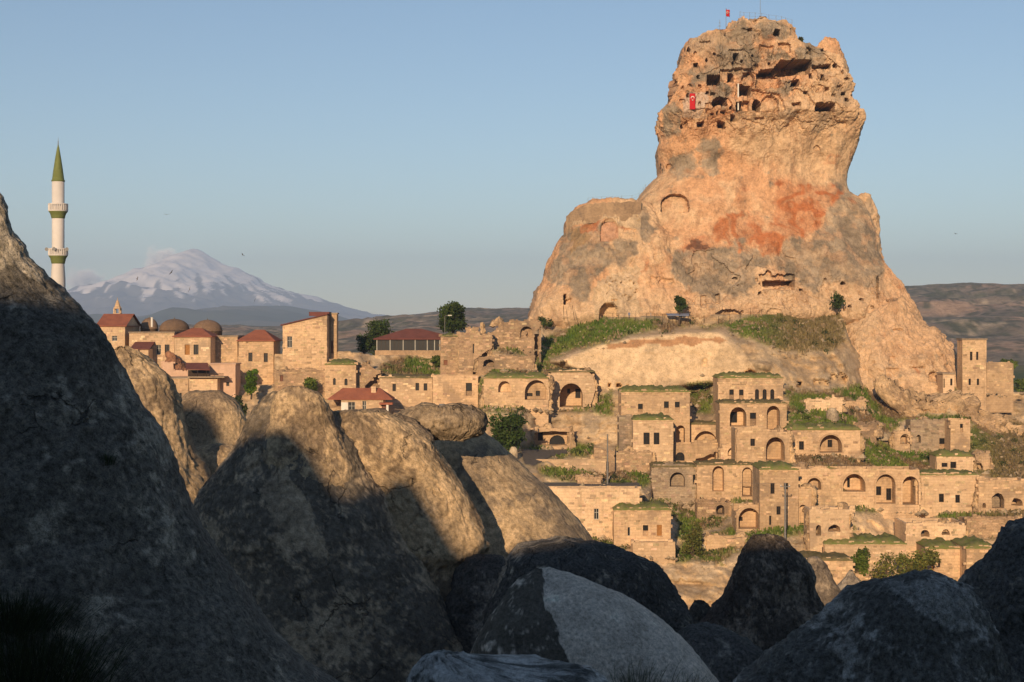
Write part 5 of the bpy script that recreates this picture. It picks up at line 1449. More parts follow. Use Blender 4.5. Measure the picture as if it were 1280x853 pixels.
Ym = 354.0; s = Ym / F
mn = empty('minaret', pix(72.7, 470, Ym)); tag(mn, 'tall white minaret with two balconies and a green cone above the dark rock', 'minaret')
def mz(y): return (470 - y) * s
R = 8 * s
def loop(rs): return [(a * s, mz(b)) for a, b in rs]
mb = MB(); mb.lathe([(R * 1.15, -14), (R * 1.1, mz(350)), (7.6 * s, mz(330)), (7.6 * s, mz(226))], 28); mb.build('shaft', M['minaret'], mn, True)
for yb, yt, yr in ((273.5, 264.5, 255), (330, 320, 311)):
    mb = MB(); mb.lathe(loop([(7.7, yb), (8.2, yb - .6), (8.6, yb - 3), (9.6, yt + 3), (11.2, yt + .8), (11.4, yt)]), 28); cb = mb.build('balcony_corbel', M['green'], mn, True)
    mb = MB(); mb.lathe(loop([(7.5, yt), (11.8, yt), (11.8, yt - 1.2), (7.5, yt - 1.2)]), 28); mb.build('balcony_floor', M['minaret'], mn)
    mb = MB()
    for k in range(28):
        t = 2 * math.pi * k / 28
        a = 11.3 * s
        mb.tube([(a * math.cos(t), a * math.sin(t), mz(yt - 1.2)), (a * math.cos(t), a * math.sin(t), mz(yr + 1.4))], .16, 5)
    pts = [(11.3 * s * math.cos(2 * math.pi * k / 28), 11.3 * s * math.sin(2 * math.pi * k / 28), mz(yr + .7)) for k in range(29)]
    mb.tube(pts, .2, 6)
    mb.build('balustrade', M['minaret'], mn)
mb = MB(); mb.lathe(loop([(7.5, 227.5), (8.2, 227), (8.2, 225.5), (7.4, 225), (6.0, 214), (3.8, 199), (1.6, 186), (.5, 181)]), 28); mb.build('spire', M['green'], mn, True)
mb = MB(); mb.lathe(loop([(.3, 181), (.9, 180), (.3, 179), (.6, 177.5), (.25, 176), (.12, 172)]), 8); mb.build('finial', M['metal'], mn)
for dx in (-12.5, -.4, 12.8):
    mb = MB()
    mb.lathe([(.12, 0), (.15, .25), (.45, .6), (.46, .62)], 12)
    mb.v = [(x, -z, y) for x, y, z in mb.v]
    o = mb.build('loudspeaker', M['metal'], mn); o.location = (dx * s, -11.6 * s if abs(dx) < 2 else -3 * s, mz(312))
Ym = 345.0; s = Ym / F
px, py = cv(CA, 250, 200)
mn = empty('belfry_minaret', pix(px, py, Ym)); tag(mn, 'short stone minaret with an open pillared lantern behind the red gabled roof', 'minaret')
k5 = s / 5.333
mb = MB(); mb.box(-24 * k5, 24 * k5, -24 * k5, 24 * k5, -12, 30 * k5); mb.build('shaft', M['tuff_pale'], mn)
for sx in (-1, 1):
    for sy in (-1, 1):
        mb = MB(); mb.tube([(sx * 18 * k5, sy * 18 * k5, 30 * k5), (sx * 18 * k5, sy * 18 * k5, 62 * k5)], 5 * k5, 8); mb.build('pillar', M['tuff_pale'], mn)
mb = MB(); mb.lathe([(26 * k5, 60 * k5), (26 * k5, 68 * k5), (20 * k5, 76 * k5), (8 * k5, 112 * k5), (1.5 * k5, 122 * k5), (1.2 * k5, 136 * k5)], 8); mb.build('spire', M['tuff'], mn)

# ------------------------------------------------------------------ glazed pavilion
Yp = hill_y(520, 442) - .3; s = Yp / F / 4.414
pv = empty('pavilion', pix(*cv(CB, 870, 352), Yp)); tag(pv, 'glazed terrace pavilion with a dark red hip roof above the green bank', 'pavilion')
def pq(x, y): return ((x - 870) * s, (352 - y) * s)
mb = MB()
e0, e1 = pq(648, 0)[0], pq(1118, 0)[0]; zt = pq(0, 226)[1]; ze = pq(0, 280)[1]; D = 9.0
mb.add([(e0, -.6, ze), (e1, -.6, ze), (e1, D, ze), (e0, D, ze), (pq(820, 0)[0], D / 2, zt), (pq(905, 0)[0], D / 2, zt), (e0, -.6, ze - .25), (e1, -.6, ze - .25), (e1, D, ze - .25), (e0, D, ze - .25)],
       [(0, 1, 5, 4), (1, 2, 5), (2, 3, 4, 5), (3, 0, 4), (0, 6, 7, 1), (1, 7, 8, 2), (2, 8, 9, 3), (3, 9, 6, 0), (6, 9, 8, 7)])
mb.build('roof', M['brown_roof'], pv)
for xx in (667, 740, 812, 878, 945, 985, 1014):
    mb = MB(); a = pq(xx, 0)[0]; mb.box(a - .09, a + .09, -.05, .25, 0, ze - .2); mb.build('post', M['wframe'], pv)
for xa, xb in ((667, 740), (740, 812), (812, 878), (878, 945), (945, 985), (985, 1014)):
    mb = MB(); a, b2 = pq(xa, 0)[0] + .15, pq(xb, 0)[0] - .15; mb.box(a, b2, .08, .12, .3, ze - .2); mb.build('glass_panel', M['dark_pane_fill'], pv)
    mb = MB(); n = max(2, int((b2 - a) / .8))
    for k in range(1, n): mb.box(a + (b2 - a) * k / n - .04, a + (b2 - a) * k / n + .04, .02, .07, .3, ze - .2)
    mb.build('mullion', M['wood'], pv)
mb = MB(); mb.box(e0 + .4, e1 - .3, -.2, D, -2.5, .3); mb.build('plinth', M['rubble'], pv)
mb = MB(); mb.box(e0 + .5, e1 - .4, D - .5, D - .2, 0, ze - .1); mb.build('back_wall', M['tuff_grey'], pv)

def bankcol(P, px, py, N):
    m = sstep(-.1, .35, fbm(P * .35, 4, 3)); q = fbm(P * 1.2, 3, 5)
    return lerp3(np.broadcast_to(np.array((.42, .30, .18)), P.shape) * (1 + .3 * q)[..., None], (.10, .115, .03), m)
tag(body('overgrown_bank', [(452, 472, 556), (455, 464, 572), (462, 455, 584), (474, 442, 598), (492, 430, 610)], Yp + .5, M['hill'], bankcol, nf=200, nb=30, step=1.0, amp=(.8, .15), noise_k=1.5, blocky=.8, bk=.3, seed=301), 'rocky bank overgrown with grass under the glazed pavilion', 'bank')
# ------------------------------------------------------------------ trees and bushes
def leaves(name, parent, clumps, n, size, base, seed, mat='leaf', flat=0.0):
    rg = np.random.default_rng(seed)
    cl = np.array([(c[0], c[1], c[2]) for c in clumps]); cr = np.array([c[3] for c in clumps])
    w = cr ** 2; w = w / w.sum()
    idx = rg.choice(len(clumps), n, p=w)
    d = rg.normal(size=(n, 3)); d /= np.linalg.norm(d, axis=1, keepdims=True)
    rad = cr[idx] * np.where(rg.random(n) < .12, rg.uniform(1.0, 1.45, n), rg.uniform(.35, 1.05, n) ** .6)
    C = cl[idx] + d * rad[:, None] * np.array((1, 1, .85))
    C = C + rg.normal(size=(n, 3)) * size * .5
    u = rg.normal(size=(n, 3)); u /= np.linalg.norm(u, axis=1, keepdims=True)
    v = np.cross(u, rg.normal(size=(n, 3))); v /= np.linalg.norm(v, axis=1, keepdims=True)
    sz = size * rg.uniform(.6, 1.4, (n, 1))
    V = np.stack([C - u * sz, C + v * sz * .55, C + u * sz, C - v * sz * .55], 1).reshape(-1, 3)
    Fq = np.arange(n * 4).reshape(n, 4)
    var = rg.uniform(.65, 1.35, len(clumps))[idx] * rg.uniform(.75, 1.25, n)
    col = np.asarray(base)[None] * var[:, None]
    col[:, 0] *= rg.uniform(.85, 1.25, n)
    return mesh_np(name, V, Fq, M[mat], np.repeat(col, 4, 0), False, parent)

def tree(name, label, px, py, Y, w, h, base, n=2600, leaf=.28, seed=0, trunk=True, cat='tree', nclump=16, lift=.25, group=None, top=1.0):
    s = Y / F
    W, H = w * s, h * s
    rg = random.Random(seed)
    root = empty(name, pix(px, py, Y)); tag(root, label, cat, group)
    clumps = []
    for k in range(nclump):
        zf = rg.uniform(lift + .08, .88)
        rr_ = math.sqrt(max(.05, 1 - ((zf - (lift + 1) / 2) / ((1 - lift) / 2 + .08)) ** 2))
        a = rg.uniform(0, 2 * math.pi); q2 = rg.uniform(.1, .75) * rr_
        clumps.append((W / 2 * q2 * math.cos(a), W / 2 * q2 * math.sin(a), H * zf, min(W, H) * rg.uniform(.13, .24)))
    tr = MB()
    bz = -1.0
    tr.tube([(0, 0, bz), (.1, 0, H * lift * .6), (0, .1, H * .55), (0, 0, H * .8)], [W * .05 + .06, W * .04 + .05, W * .022 + .03, .03], 7)
    for c in clumps[::2]:
        tr.tube([(0, 0, H * lift * .7), (c[0] * .5, c[1] * .5, (c[2] + H * lift) * .5), (c[0], c[1], c[2])], [W * .022 + .03, W * .014 + .02, .02], 5)
    tr.build('trunk', M['bark'], root)
    leaves('crown', root, clumps, n, leaf, base, seed)
    return root
def hyp(px, py): return hill_pt(px, py).y
LG = (.055, .085, .02); LB = (.10, .14, .025); LY = (.15, .16, .04)
tree('round_tree', 'round dark green tree rising behind the pavilion roof', 566, 418, 345, 38, 40, LG, 4200, .34, 1, lift=.12, nclump=24)
tree('bushy_tree', 'dark bushy tree at the left end of the pavilion', 474, 444, Yp + 12, 40, 44, LG, 4200, .30, 2, lift=.0, nclump=30)
tree('bush', 'low dark bush between the chimney tower and the pavilion tree', 455, 446, Yp + 11, 24, 28, LG, 1900, .28, 3, cat='bush', lift=.1)
tree('bushy_tree', 'broad green tree beside the parking area under the cave front', 634, 564, hyp(634, 564) - 1, 50, 47, (.06, .10, .02), 5200, .32, 4, lift=.08, nclump=26)
tree('small_tree', 'small leafy tree standing against the castle foot', 849, 402, 345.5, 20, 34, LG, 1300, .30, 5, lift=.4)
tree('bush', 'small bush growing on the castle ledge', 1046, 386, 349, 20, 20, LG, 700, .30, 6, cat='bush', lift=.05)
tree('bush', 'bright green creeper bush beside the shaded pyramid roofed house', 314, 494, find('one small square window')['Y'] - 2, 20, 34, (.09, .16, .015), 2200, .26, 7, cat='bush', lift=.05)
tree('shrub', 'dark shrub at the foot of the pink terrace house', 300, 522, 275, 30, 26, (.07, .09, .03), 1400, .3, 8, cat='shrub', lift=.05)
tree('shrub', 'thin feathery shrub on the green bank below the broken vault', 866, 698, hyp(866, 696), 34, 48, LY, 1100, .26, 9, cat='shrub', lift=.1)
tree('shrub', 'leafy green shrub growing at the corner of the yard house', 1073, 724, hyp(1073, 720) - 2.5, 34, 38, LB, 1300, .28, 10, cat='shrub', lift=.1)
tree('bush', 'dense yellow green bush behind the dark dome boulder', 1148, 742, hyp(1148, 738) - 2, 62, 52, LY, 4200, .26, 11, cat='bush', lift=.05, nclump=24)
tree('shrub', 'thin pale shrub left of the dense yellow green bush', 1108, 740, hyp(1108, 738) - 2.5, 42, 50, LY, 1000, .24, 12, cat='shrub', lift=.1)
tree('bush', 'small dark bush at the right end of the yellow green bush', 1176, 745, hyp(1176, 740) - 2, 18, 26, LG, 900, .26, 13, cat='bush', lift=.05)
tree('bush', 'round bush in the field beyond the tower house', 1262, 462, 520, 26, 12, LB, 600, .7, 14, cat='bush', lift=.0)
tree('bush', 'dark hedge bush in the field corner below the courtyard wall', 1276, 490, 480, 26, 14, LB, 700, .7, 15, cat='bush', lift=.0)
tree('bush', 'green bush on the path beside the white notice board', 681, 410, hyp(681, 409) - 1, 22, 14, LG, 700, .28, 16, cat='bush', lift=.0)
tree('bush', 'clump of bushes on the bank under the pavilion', 545, 462, Yp - 2.5, 44, 16, LB, 1500, .3, 17, cat='bush', lift=.0)
tree('bush', 'green bush filling the notch left of the house with slit windows', 390, 492, find('two arched slit')['Y'] - 1.5, 28, 24, LB, 1300, .28, 18, cat='bush', lift=.0)
tree('bush', 'tufted bush on the crown of the castle', 1000, 56, 375, 14, 10, (.07, .085, .03), 400, .3, 19, cat='bush', lift=.0)
tree('bush', 'dark bush on the slope under the mansion arch', 915, 552, hyp(915, 552) - 3, 24, 16, (.08, .10, .025), 800, .28, 20, cat='bush', lift=.0)
tree('bush', 'low bush on the bank before the arch with the whitewashed door wall', 1052, 622, hyp(1052, 622) - 3, 30, 10, (.08, .10, .025), 800, .28, 22, cat='bush', lift=.0)

# ------------------------------------------------------------------ scrub and grass on slope (one mass each) and loose stones
sel = np.argwhere((blur(blur(gm.astype(float), 3, 1), 2, 0) > .25) & ~hm & ~rm & (QY > crest[None, :] + 4) & (QX > 595))
pick = sel[RNG.choice(len(sel), 170)]
cl_ = [(*(P[i, j] + np.array((0, -.2, .15))), float(RNG.uniform(.35, 1.15))) for i, j in pick]
so_ = leaves('slope_scrub', None, cl_, 9000, .2, (.075, .10, .028), 77)
tag(so_, 'low dark scrub dotted over the grassy terraces', 'scrub', kind='stuff')
# ------------------------------------------------------------------ grass
sel = np.argwhere(gm & ~hm & ~rm & (QY > crest[None, :] + 2))
pick = sel[RNG.choice(len(sel), 30000)]
base = P[pick[:, 0], pick[:, 1]] + RNG.normal(size=(len(pick), 3)) * np.array((.15, .1, 0))
nb_ = len(base)
hgt = RNG.uniform(.18, .6, nb_) * (1 + .6 * fbm(base * .2, 2, 3))
ang = RNG.uniform(0, math.pi, nb_)
wd = RNG.uniform(.12, .32, nb_)
dx = np.stack([np.cos(ang) * wd, np.sin(ang) * wd, np.zeros(nb_)], -1)
tip = np.stack([RNG.normal(size=nb_) * .15, RNG.normal(size=nb_) * .15, hgt], -1)
lowb = np.array((0, 0, -.15))
V = np.stack([base - dx + lowb, base + dx + lowb, base + dx * .5 + tip, base - dx * .5 + tip], 1).reshape(-1, 3)
gc = hcol[pick[:, 0], pick[:, 1]] * RNG.uniform(.75, 1.25, (nb_, 1))
tag(mesh_np('slope_grass', V, np.arange(nb_ * 4).reshape(-1, 4), M['grass'], np.repeat(gc, 4, 0), False), 'short green and dry grass covering the terraces below the castle', 'grass', kind='stuff')
sel = np.argwhere((~hm) & ~rm & (QY > crest[None, :] + 6) & (QX > 590) & (blur(blur(gm.astype(float), 6, 1), 6, 0) > .15))
pick = sel[RNG.choice(len(sel), 1700)]
base = P[pick[:, 0], pick[:, 1]]
oct_ = np.array([(1, 0, 0), (0, 1, 0), (-1, 0, 0), (0, -1, 0), (0, 0, .8), (0, 0, -.8)], float)
of = np.array([(0, 1, 4), (1, 2, 4), (2, 3, 4), (3, 0, 4), (1, 0, 5), (2, 1, 5), (3, 2, 5), (0, 3, 5)])
foot = []
for b in B:
    x0, y0, x1, y1 = b['px']
    if x0 < 590 or b['Y'] > 349: continue
    for _ in range(int((x1 - x0) * .45)):
        v_ = hill_pt(brng.uniform(x0 - 3, x1 + 3), y1 + brng.uniform(.5, 5)); foot.append((v_.x, min(v_.y, b['Y'] + .2) - brng.uniform(0, .8), v_.z))
base = np.concatenate([base, np.array(foot)])
sz = RNG.gamma(1.6, .16, (len(base), 1, 1)).clip(.1, 1.1)
V = base[:, None] + oct_[None] * sz * RNG.uniform(.6, 1.4, (len(base), 6, 1))
Fq = (np.arange(len(base))[:, None, None] * 6 + of[None]).reshape(-1, 3)
sc_ = np.array((.46, .35, .225)) * RNG.uniform(.6, 1.15, (len(base), 1, 1)) * np.ones((1, 6, 1))
tag(mesh_np('rubble', V.reshape(-1, 3), Fq, M['hill'], sc_.reshape(-1, 3), False), 'loose pale stones strewn over the grassy terraces', 'stones', kind='stuff')
for k, (px, py, w_, h_, lb) in enumerate([(1041, 524, 14, 12, 'pale upright boulder on the grassy slope'), (1058, 618, 14, 9, 'grey boulder lying in front of the half buried arches'), (1130, 625, 18, 15, 'grey boulder leaning beside the tall dark arch'), (1128, 558, 15, 12, 'pale boulder below the broken arch stump'),
                                          (676, 423, 9, 6, 'white boulder on the green slope beside the crest ruin'), (879, 689, 8, 9, 'small upright stone beside the feathery shrub'), (642, 572, 11, 13, 'squat stone gate pier beside the broad tree'), (1100, 548, 20, 8, 'flat pale rocks in the middle of the grassy slope')]):
    Yk = hyp(px, py) - .6
    o = body('boulder', [(py - h_, px - w_ * .2, px + w_ * .15), (py - h_ * .8, px - w_ * .38, px + w_ * .36), (py - h_ * .4, px - w_ * .5, px + w_ * .5), (py + 3, px - w_ * .5, px + w_ * .52)], Yk, M['hill'], lichen((.47, .37, .25), (.30, .235, .165), 1.5, -.1, k), nf=30, nb=20, step=.8, amp=(.22, .1), noise_k=2.5, seed=200 + k)
    tag(o, lb, 'boulder')

# ------------------------------------------------------------------ poles, fences, flags, people, birds
def pole(label, px, py0, py1, Y, arm=True, r=.13):
    s = Y / F
    root = empty('utility_pole', pix(px, py1, Y)); tag(root, label, 'pole')
    H = (py1 - py0) * s
    mb = MB(); mb.tube([(0, 0, -2), (0, 0, H)], [r * 1.25, r * .8], 8); mb.build('shaft', M['metal'], root)
    if arm:
        mb = MB(); mb.box(-.9, .9, -.08, .08, H * .93, H * .93 + .14); ca = mb.build('crossarm', M['metal'], root)
        for x in (-.8, 0, .8):
            mb = MB(); mb.lathe([(.05, H * .93 + .14), (.1, H * .93 + .2), (.07, H * .93 + .42)], 8, x); mb.build('insulator', M['white'], ca)
    return root, H
pole('slender grey lamp pole above the long retaining wall', 759.4, 543, 606, hyp(759, 604) - 1.5, False, .16)
hl = pole('grey power pole beside the tall square house', 981.5, 604, 676, hyp(981, 672) - 4, True, .17)
hl2 = pole('short bluish lamp post left of the power pole', 974, 627, 656, hyp(974, 654) - 4, False, .1)
mb = MB(); mb.box(-.8, .0, -.1, .1, hl2[1] - .3, hl2[1] - .15); mb.build('lamp_arm', M['metal'], hl2[0])
sl = pole('thin street lamp in front of the round tree', 556, 395, 430, 335, False, .07)
mb = MB(); mb.tube([(0, 0, sl[1] - .1), (.5, -.3, sl[1] + .1), (1.1, -.5, sl[1] + .1)], .05, 6); mb.build('lamp_arm', M['metal'], sl[0])
mb = MB(); mb.box(.8, 1.7, -.75, -.35, sl[1], sl[1] + .2); mb.build('lamp_head', M['white'], sl[0])
# sagging wire
a = hl[0].location + Vector((0, 0, hl[1])); b2 = pix(852, 592, 300)
mb = MB(); mb.tube([a.lerp(b2, t) + Vector((0, 0, -3.0 * t * (1 - t))) for t in np.linspace(0, 1, 14)], .025, 4)
tag(mb.build('overhead_wire', M['metal']), 'sagging wire from the power pole to the broken vault', 'wire')

def fence(name, label, pts, h, parent_loc, mat='wood', r=.045, rails=(.95, .5)):
    root = empty(name, pts[0]); tag(root, label, 'fence')
    o = Vector(pts[0])
    for p in pts:
        mb = MB(); q = Vector(p) - o; mb.tube([q - Vector((0, 0, .6)), q + Vector((0, 0, h))], r, 5); mb.build('post', M[mat], root)
    for f_ in rails:
        mb = MB(); mb.tube([Vector(p) - o + Vector((0, 0, h * f_)) for p in pts], r * .5, 4); mb.build('rail', M[mat], root)
    return root
base_line = [(692, 402), (712, 401), (724, 400.5), (738, 400), (752, 400), (766, 400), (780, 400), (794, 400), (808, 400), (818, 400.5), (828, 401), (845, 401.5), (860, 402), (880, 403), (898, 403.5), (912, 402), (925, 398), (938, 393.5), (952, 389), (966, 386.5), (985, 385), (1012, 384)]
pts = []
for px, py in base_line:
    q = hill_pt(px, py + 1.5); pts.append(q)
fence('wire_fence', 'thin post and wire fence along the foot of the castle', pts, 2.0, None)
fence('wire_fence', 'thin fence posts on the path beside the crest ruin', [hill_pt(px, py) for px, py in ((605, 437), (614, 436), (624, 434), (633, 431), (643, 427), (652, 424), (664, 417), (680, 410), (697, 406))], 1.8, None)
fence('railing', 'thin railing on the flat top of the castle shoulder', [pix(px, py + 2, 366) for px, py in ((735, 253), (741, 252), (752, 251.5), (765, 251), (777, 250.5), (790, 250), (799, 247), (804, 240), (807, 236))], 1.6, None, 'metal', .04)
fence('railing', 'thin railing around the summit of the castle', [pix(px, py + 1, 384) for px, py in ((925, 23), (930, 24), (937, 24), (944, 24.5), (952, 25), (961, 27), (970, 28), (977, 29), (982, 31), (990, 33))], 2.1, None, 'metal', .05)

def flag_marks(parent, cx, cz, R, y, rot=0.0):
    """white crescent and star"""
    n = 20
    out = [(cx + R * math.cos(t), cz + R * math.sin(t)) for t in np.linspace(.55, 2 * math.pi - .55, n)]
    inn = [(cx + R * .28 + R * .78 * math.cos(t), cz + R * .78 * math.sin(t)) for t in np.linspace(2 * math.pi - .72, .72, n)]
    mb = MB(); mb.plate(out + inn, [], y - .015, y)
    st = []
    for k in range(10):
        t = math.pi + math.pi * k / 5
        rr_ = R * .5 if k % 2 == 0 else R * .2
        st.append((cx + R * 1.25 + rr_ * math.cos(t), cz + rr_ * math.sin(t)))
    mb.plate(st, [], y - .015, y)
    if rot:
        cr, sr = math.cos(rot), math.sin(rot)
        mb.v = [(cx + (x - cx) * cr - (z - cz) * sr, yy, cz + (x - cx) * sr + (z - cz) * cr) for x, yy, z in mb.v]
    return mb.build('crescent_and_star', M['white'], parent)
Yf = 379.0; s = Yf / F
fp = empty('flagpole', pix(907.5, 42, Yf)); tag(fp, 'flagpole with a small red crescent flag on the castle top', 'flagpole')
Hh = (42 - 10) * s
mb = MB(); mb.tube([(0, 0, -3), (0, 0, Hh)], [.09, .05], 6); mb.build('pole', M['metal'], fp)
nx, nz = 14, 8
U, Vv = np.meshgrid(np.linspace(0, 1, nx), np.linspace(0, 1, nz))
fl = np.stack([U * 1.0, .25 * np.sin(U * 6 + Vv), Hh - .2 - Vv * 1.9 - U * .55 - .1 * np.sin(U * 5)], -1)
fo = mesh_np('flag', fl, grid_faces(nz, nx), M['red'], None, True, fp)
sm = fo.modifiers.new('thickness', 'SOLIDIFY'); sm.thickness = .02
flag_marks(fo, .42, Hh - 1.3, .3, -.27)
a_ = empty('antenna_mast', pix(899.7, 43, Yf)); tag(a_, 'bare aerial mast left of the flagpole on the castle top', 'mast')
mb = MB(); mb.tube([(0, 0, -3), (0, 0, 18 * s)], .06, 5); mb.build('pole', M['metal'], a_)
mb = MB(); mb.box(-.5, .4, -.03, .03, 10 * s, 10 * s + .08); mb.box(-.3, .3, -.03, .03, 14 * s, 14 * s + .06); mb.build('aerial', M['metal'], a_)
a_ = empty('antenna_mast', pix(950.3, 26, 384)); tag(a_, 'tall thin mast rising from the castle summit', 'mast')
mb = MB(); mb.tube([(0, 0, -2), (0, 0, 30 * .2194)], [.08, .05], 5); mb.build('pole', M['metal'], a_)
mb = MB(); mb.box(-.22, .22, -.2, .2, 0, 1.2); mb.build('equipment_box', M['wood'], a_)
# red banner hung on the castle face
dg = bpy.context.evaluated_depsgraph_get()
def cast(px, py):
    d = Vector(((px - 640) / F, 1, (HZ - py) / F))
    ok, loc, nrm, idx, ob, mt = sc.ray_cast(dg, Vector((0, 0, 0)), d.normalized(), distance=3000)
    return loc if ok else None
dg.update()
ys = [v.y for v in (cast(px, py) for px in (862.5, 866, 869.5) for py in (119, 124, 128, 133, 137)) if v]
Yb_ = min(ys) - .15 if ys else 362
s = Yb_ / F
bn = empty('red_banner', pix(865.7, 137, Yb_)); tag(bn, 'long red banner with white crescent and star hung on the castle face', 'banner')
mb = MB(); w2 = 3.6 * s; hh = 20 * s
nx, nz = 7, 24
U, Vv = np.meshgrid(np.linspace(-1, 1, nx), np.linspace(0, 1, nz))
V = np.stack([U * w2, -.08 * np.sin(Vv * 9 + U), Vv * hh], -1)
bo = mesh_np('cloth', V, grid_faces(nz, nx), M['red'], None, True, bn)
sm = bo.modifiers.new('thickness', 'SOLIDIFY'); sm.thickness = .02
flag_marks(bn, 0, hh * .72, w2 * .62, -.16, -math.pi / 2)
mb = MB(); mb.tube([(-w2 - .1, 0, hh + .05), (w2 + .1, 0, hh + .05)], .06, 6); mb.build('rod', M['metal'], bn)
# masonry parapet along the flat top of the shoulder
tl = np.array([(708, 271), (713, 266), (721, 261.5), (733, 256), (745, 254.5), (770, 253), (803, 251)], float)
row = []
for px in np.arange(708, 803.5, 2.4):
    t_ = np.interp(px, tl[:, 0], tl[:, 1])
    v_ = cast(px, t_ + 11)
    if v_ and 340 < v_.y < 385: row.append((px, t_, v_.y))
if len(row) > 8:
    A_ = np.array(row); A_[:, 2] = blur(A_[None, :, 2], 2.5, 1)[0] - .7
    jit = RNG.uniform(-.25, .25, len(A_))
    fr_ = np.array([[pix(q[0], q[1], q[2]) + Vector((0, 0, j_)), pix(q[0], q[1] + 24, q[2] - .3)] for q, j_ in zip(A_, jit)])
    bk_ = fr_ + np.array((0, 2.2, 0))
    ring_ = np.stack([fr_[:, 1], fr_[:, 0], bk_[:, 0], bk_[:, 1]], 1)
    pa = mesh_np('parapet', ring_.reshape(-1, 3) - np.array(castle.location), grid_faces(len(A_), 4), M['rubble'], None, False, castle)
# white drain pipe post in front of the cave rooms
v = cast(922.8, 130)
if v:
    pp_ = MB(); q0 = pix(922.8, 138, v.y - 3.2); pp_.tube([q0, q0 + Vector((0, 0, 33 * v.y / F))], .2, 6)
    tag(pp_.build('white_post', M['white']), 'white upright post before the castle cave rooms', 'post')
# notice board
q0 = hill_pt(713.5, 402.5)
nb2 = empty('notice_board', q0); tag(nb2, 'white notice board on the path below the castle arch', 'sign')
mb = MB(); mb.box(-1.15, 1.15, -.04, .04, .5, 1.9); mb.build('panel', M['white'], nb2)
for sx in (-1, 1):
    mb = MB(); mb.tube([(sx * 1.0, .08, -.6), (sx * 1.0, .08, 2.0)], .05, 5); mb.build('post', M['wood'], nb2)
# long ladder poles leaning on shoulder
q0 = pix(705, 400, 345.5); mb = MB()
mb.tube([Vector((0, 0, 0)), Vector((0, 3.5, 3.6))], .06, 5); mb.tube([Vector((2.6, 0, 0)), Vector((2.2, 3.5, 3.6))], .06, 5)
o = mb.build('leaning_poles', M['wood']); o.location = q0; tag(o, 'two poles leaning on the rock behind the white notice board', 'poles')
# tarp under small tree
q0 = pix(848, 395, 344.5)
mb = MB(); mb.add([(-2.6, 0, 0), (2.6, 0, 0), (2.9, 2, .5), (-2.9, 2, .5), (-2.6, 0, -.1), (2.6, 0, -.1), (2.9, 2, .4), (-2.9, 2, .4)], [(0, 1, 2, 3), (7, 6, 5, 4), (0, 4, 5, 1), (1, 5, 6, 2), (2, 6, 7, 3), (3, 7, 4, 0)])
tp = empty('tarp_shelter', pix(848, 399, 344.5)); tag(tp, 'faded blue tarp shelter under the small tree at the castle foot', 'shelter')
M['blue'] = plain('faded_blue_sheet', (.22, .25, .34), (.17, .2, .28), 2)
o = mb.build('tarp', M['blue'], tp); o.location = (0, 0, .9)
for sx in (-2.4, 2.4):
    mb = MB(); mb.tube([(sx, .1, -1.5), (sx, .1, .9)], .06, 5); mb.build('post', M['wood'], tp)

def person(label, px, py, Y, cloth, legs, face=0.0):
    """one continuous figure grown on a skeleton"""
    J = [(0, 0, .95), (0, 0, 1.2), (0, .01, 1.42), (0, 0, 1.52), (0, -.02, 1.63), (0, -.02, 1.74),
         (.18, 0, 1.40), (.26, .02, 1.12), (.24, -.08, .86), (-.18, 0, 1.40), (-.26, .02, 1.12), (-.25, -.06, .86),
         (.09, 0, .88), (.11, -.03, .48), (.12, .02, .06), (.13, -.14, .04), (-.09, 0, .88), (-.11, -.01, .48), (-.13, .06, .06), (-.14, -.10, .04)]
    E = [(0, 1), (1, 2), (2, 3), (3, 4), (4, 5), (2, 6), (6, 7), (7, 8), (2, 9), (9, 10), (10, 11), (0, 12), (12, 13), (13, 14), (14, 15), (0, 16), (16, 17), (17, 18), (18, 19)]
    Rr = [.15, .15, .14, .06, .095, .08, .075, .055, .04, .075, .055, .04, .09, .065, .045, .04, .09, .065, .045, .04]
    me = bpy.data.meshes.new('person'); me.from_pydata(J, E, [])
    o = link(bpy.data.objects.new('person', me))
    md = o.modifiers.new('skin', 'SKIN')
    for i, v_ in enumerate(me.skin_vertices[0].data):
        v_.radius = (Rr[i], Rr[i] * .8); v_.use_root = i == 0
    sb = o.modifiers.new('sub', 'SUBSURF'); sb.levels = 1; sb.render_levels = 1
    mt, nt, bs = new_mat('clothes')
    tc = nd(nt, 'ShaderNodeTexCoord'); sp = nd(nt, 'ShaderNodeSeparateXYZ'); nt.links.new(tc.outputs['Object'], sp.inputs[0])
    c1 = mixc(nt, mathn(nt, 'GREATER_THAN', sp.outputs[2], .9), legs, cloth)
    c2 = mixc(nt, mathn(nt, 'GREATER_THAN', sp.outputs[2], 1.5), c1, (.35, .22, .15))
    c3 = mixc(nt, mathn(nt, 'GREATER_THAN', sp.outputs[2], 1.69), c2, (.03, .02, .015))
    nt.links.new(c3, bs.inputs['Base Color'])
    me.materials.append(mt)
    o.location = pix(px, py, Y); o.rotation_euler = (0, 0, face)
    tag(o, label, 'person')
person('person in a blue top standing on the path below the castle arch', 786.5, 398.6, 345, (.18, .22, .34), (.10, .10, .13), .4)
person('person in pale clothes walking along the fence at the castle foot', 813.5, 399, 345, (.40, .36, .33), (.14, .15, .2), 1.4)
person('dark clothed person on the castle stair beside a small niche', 826, 211.5, 372, (.03, .03, .035), (.025, .025, .03), 2.0)

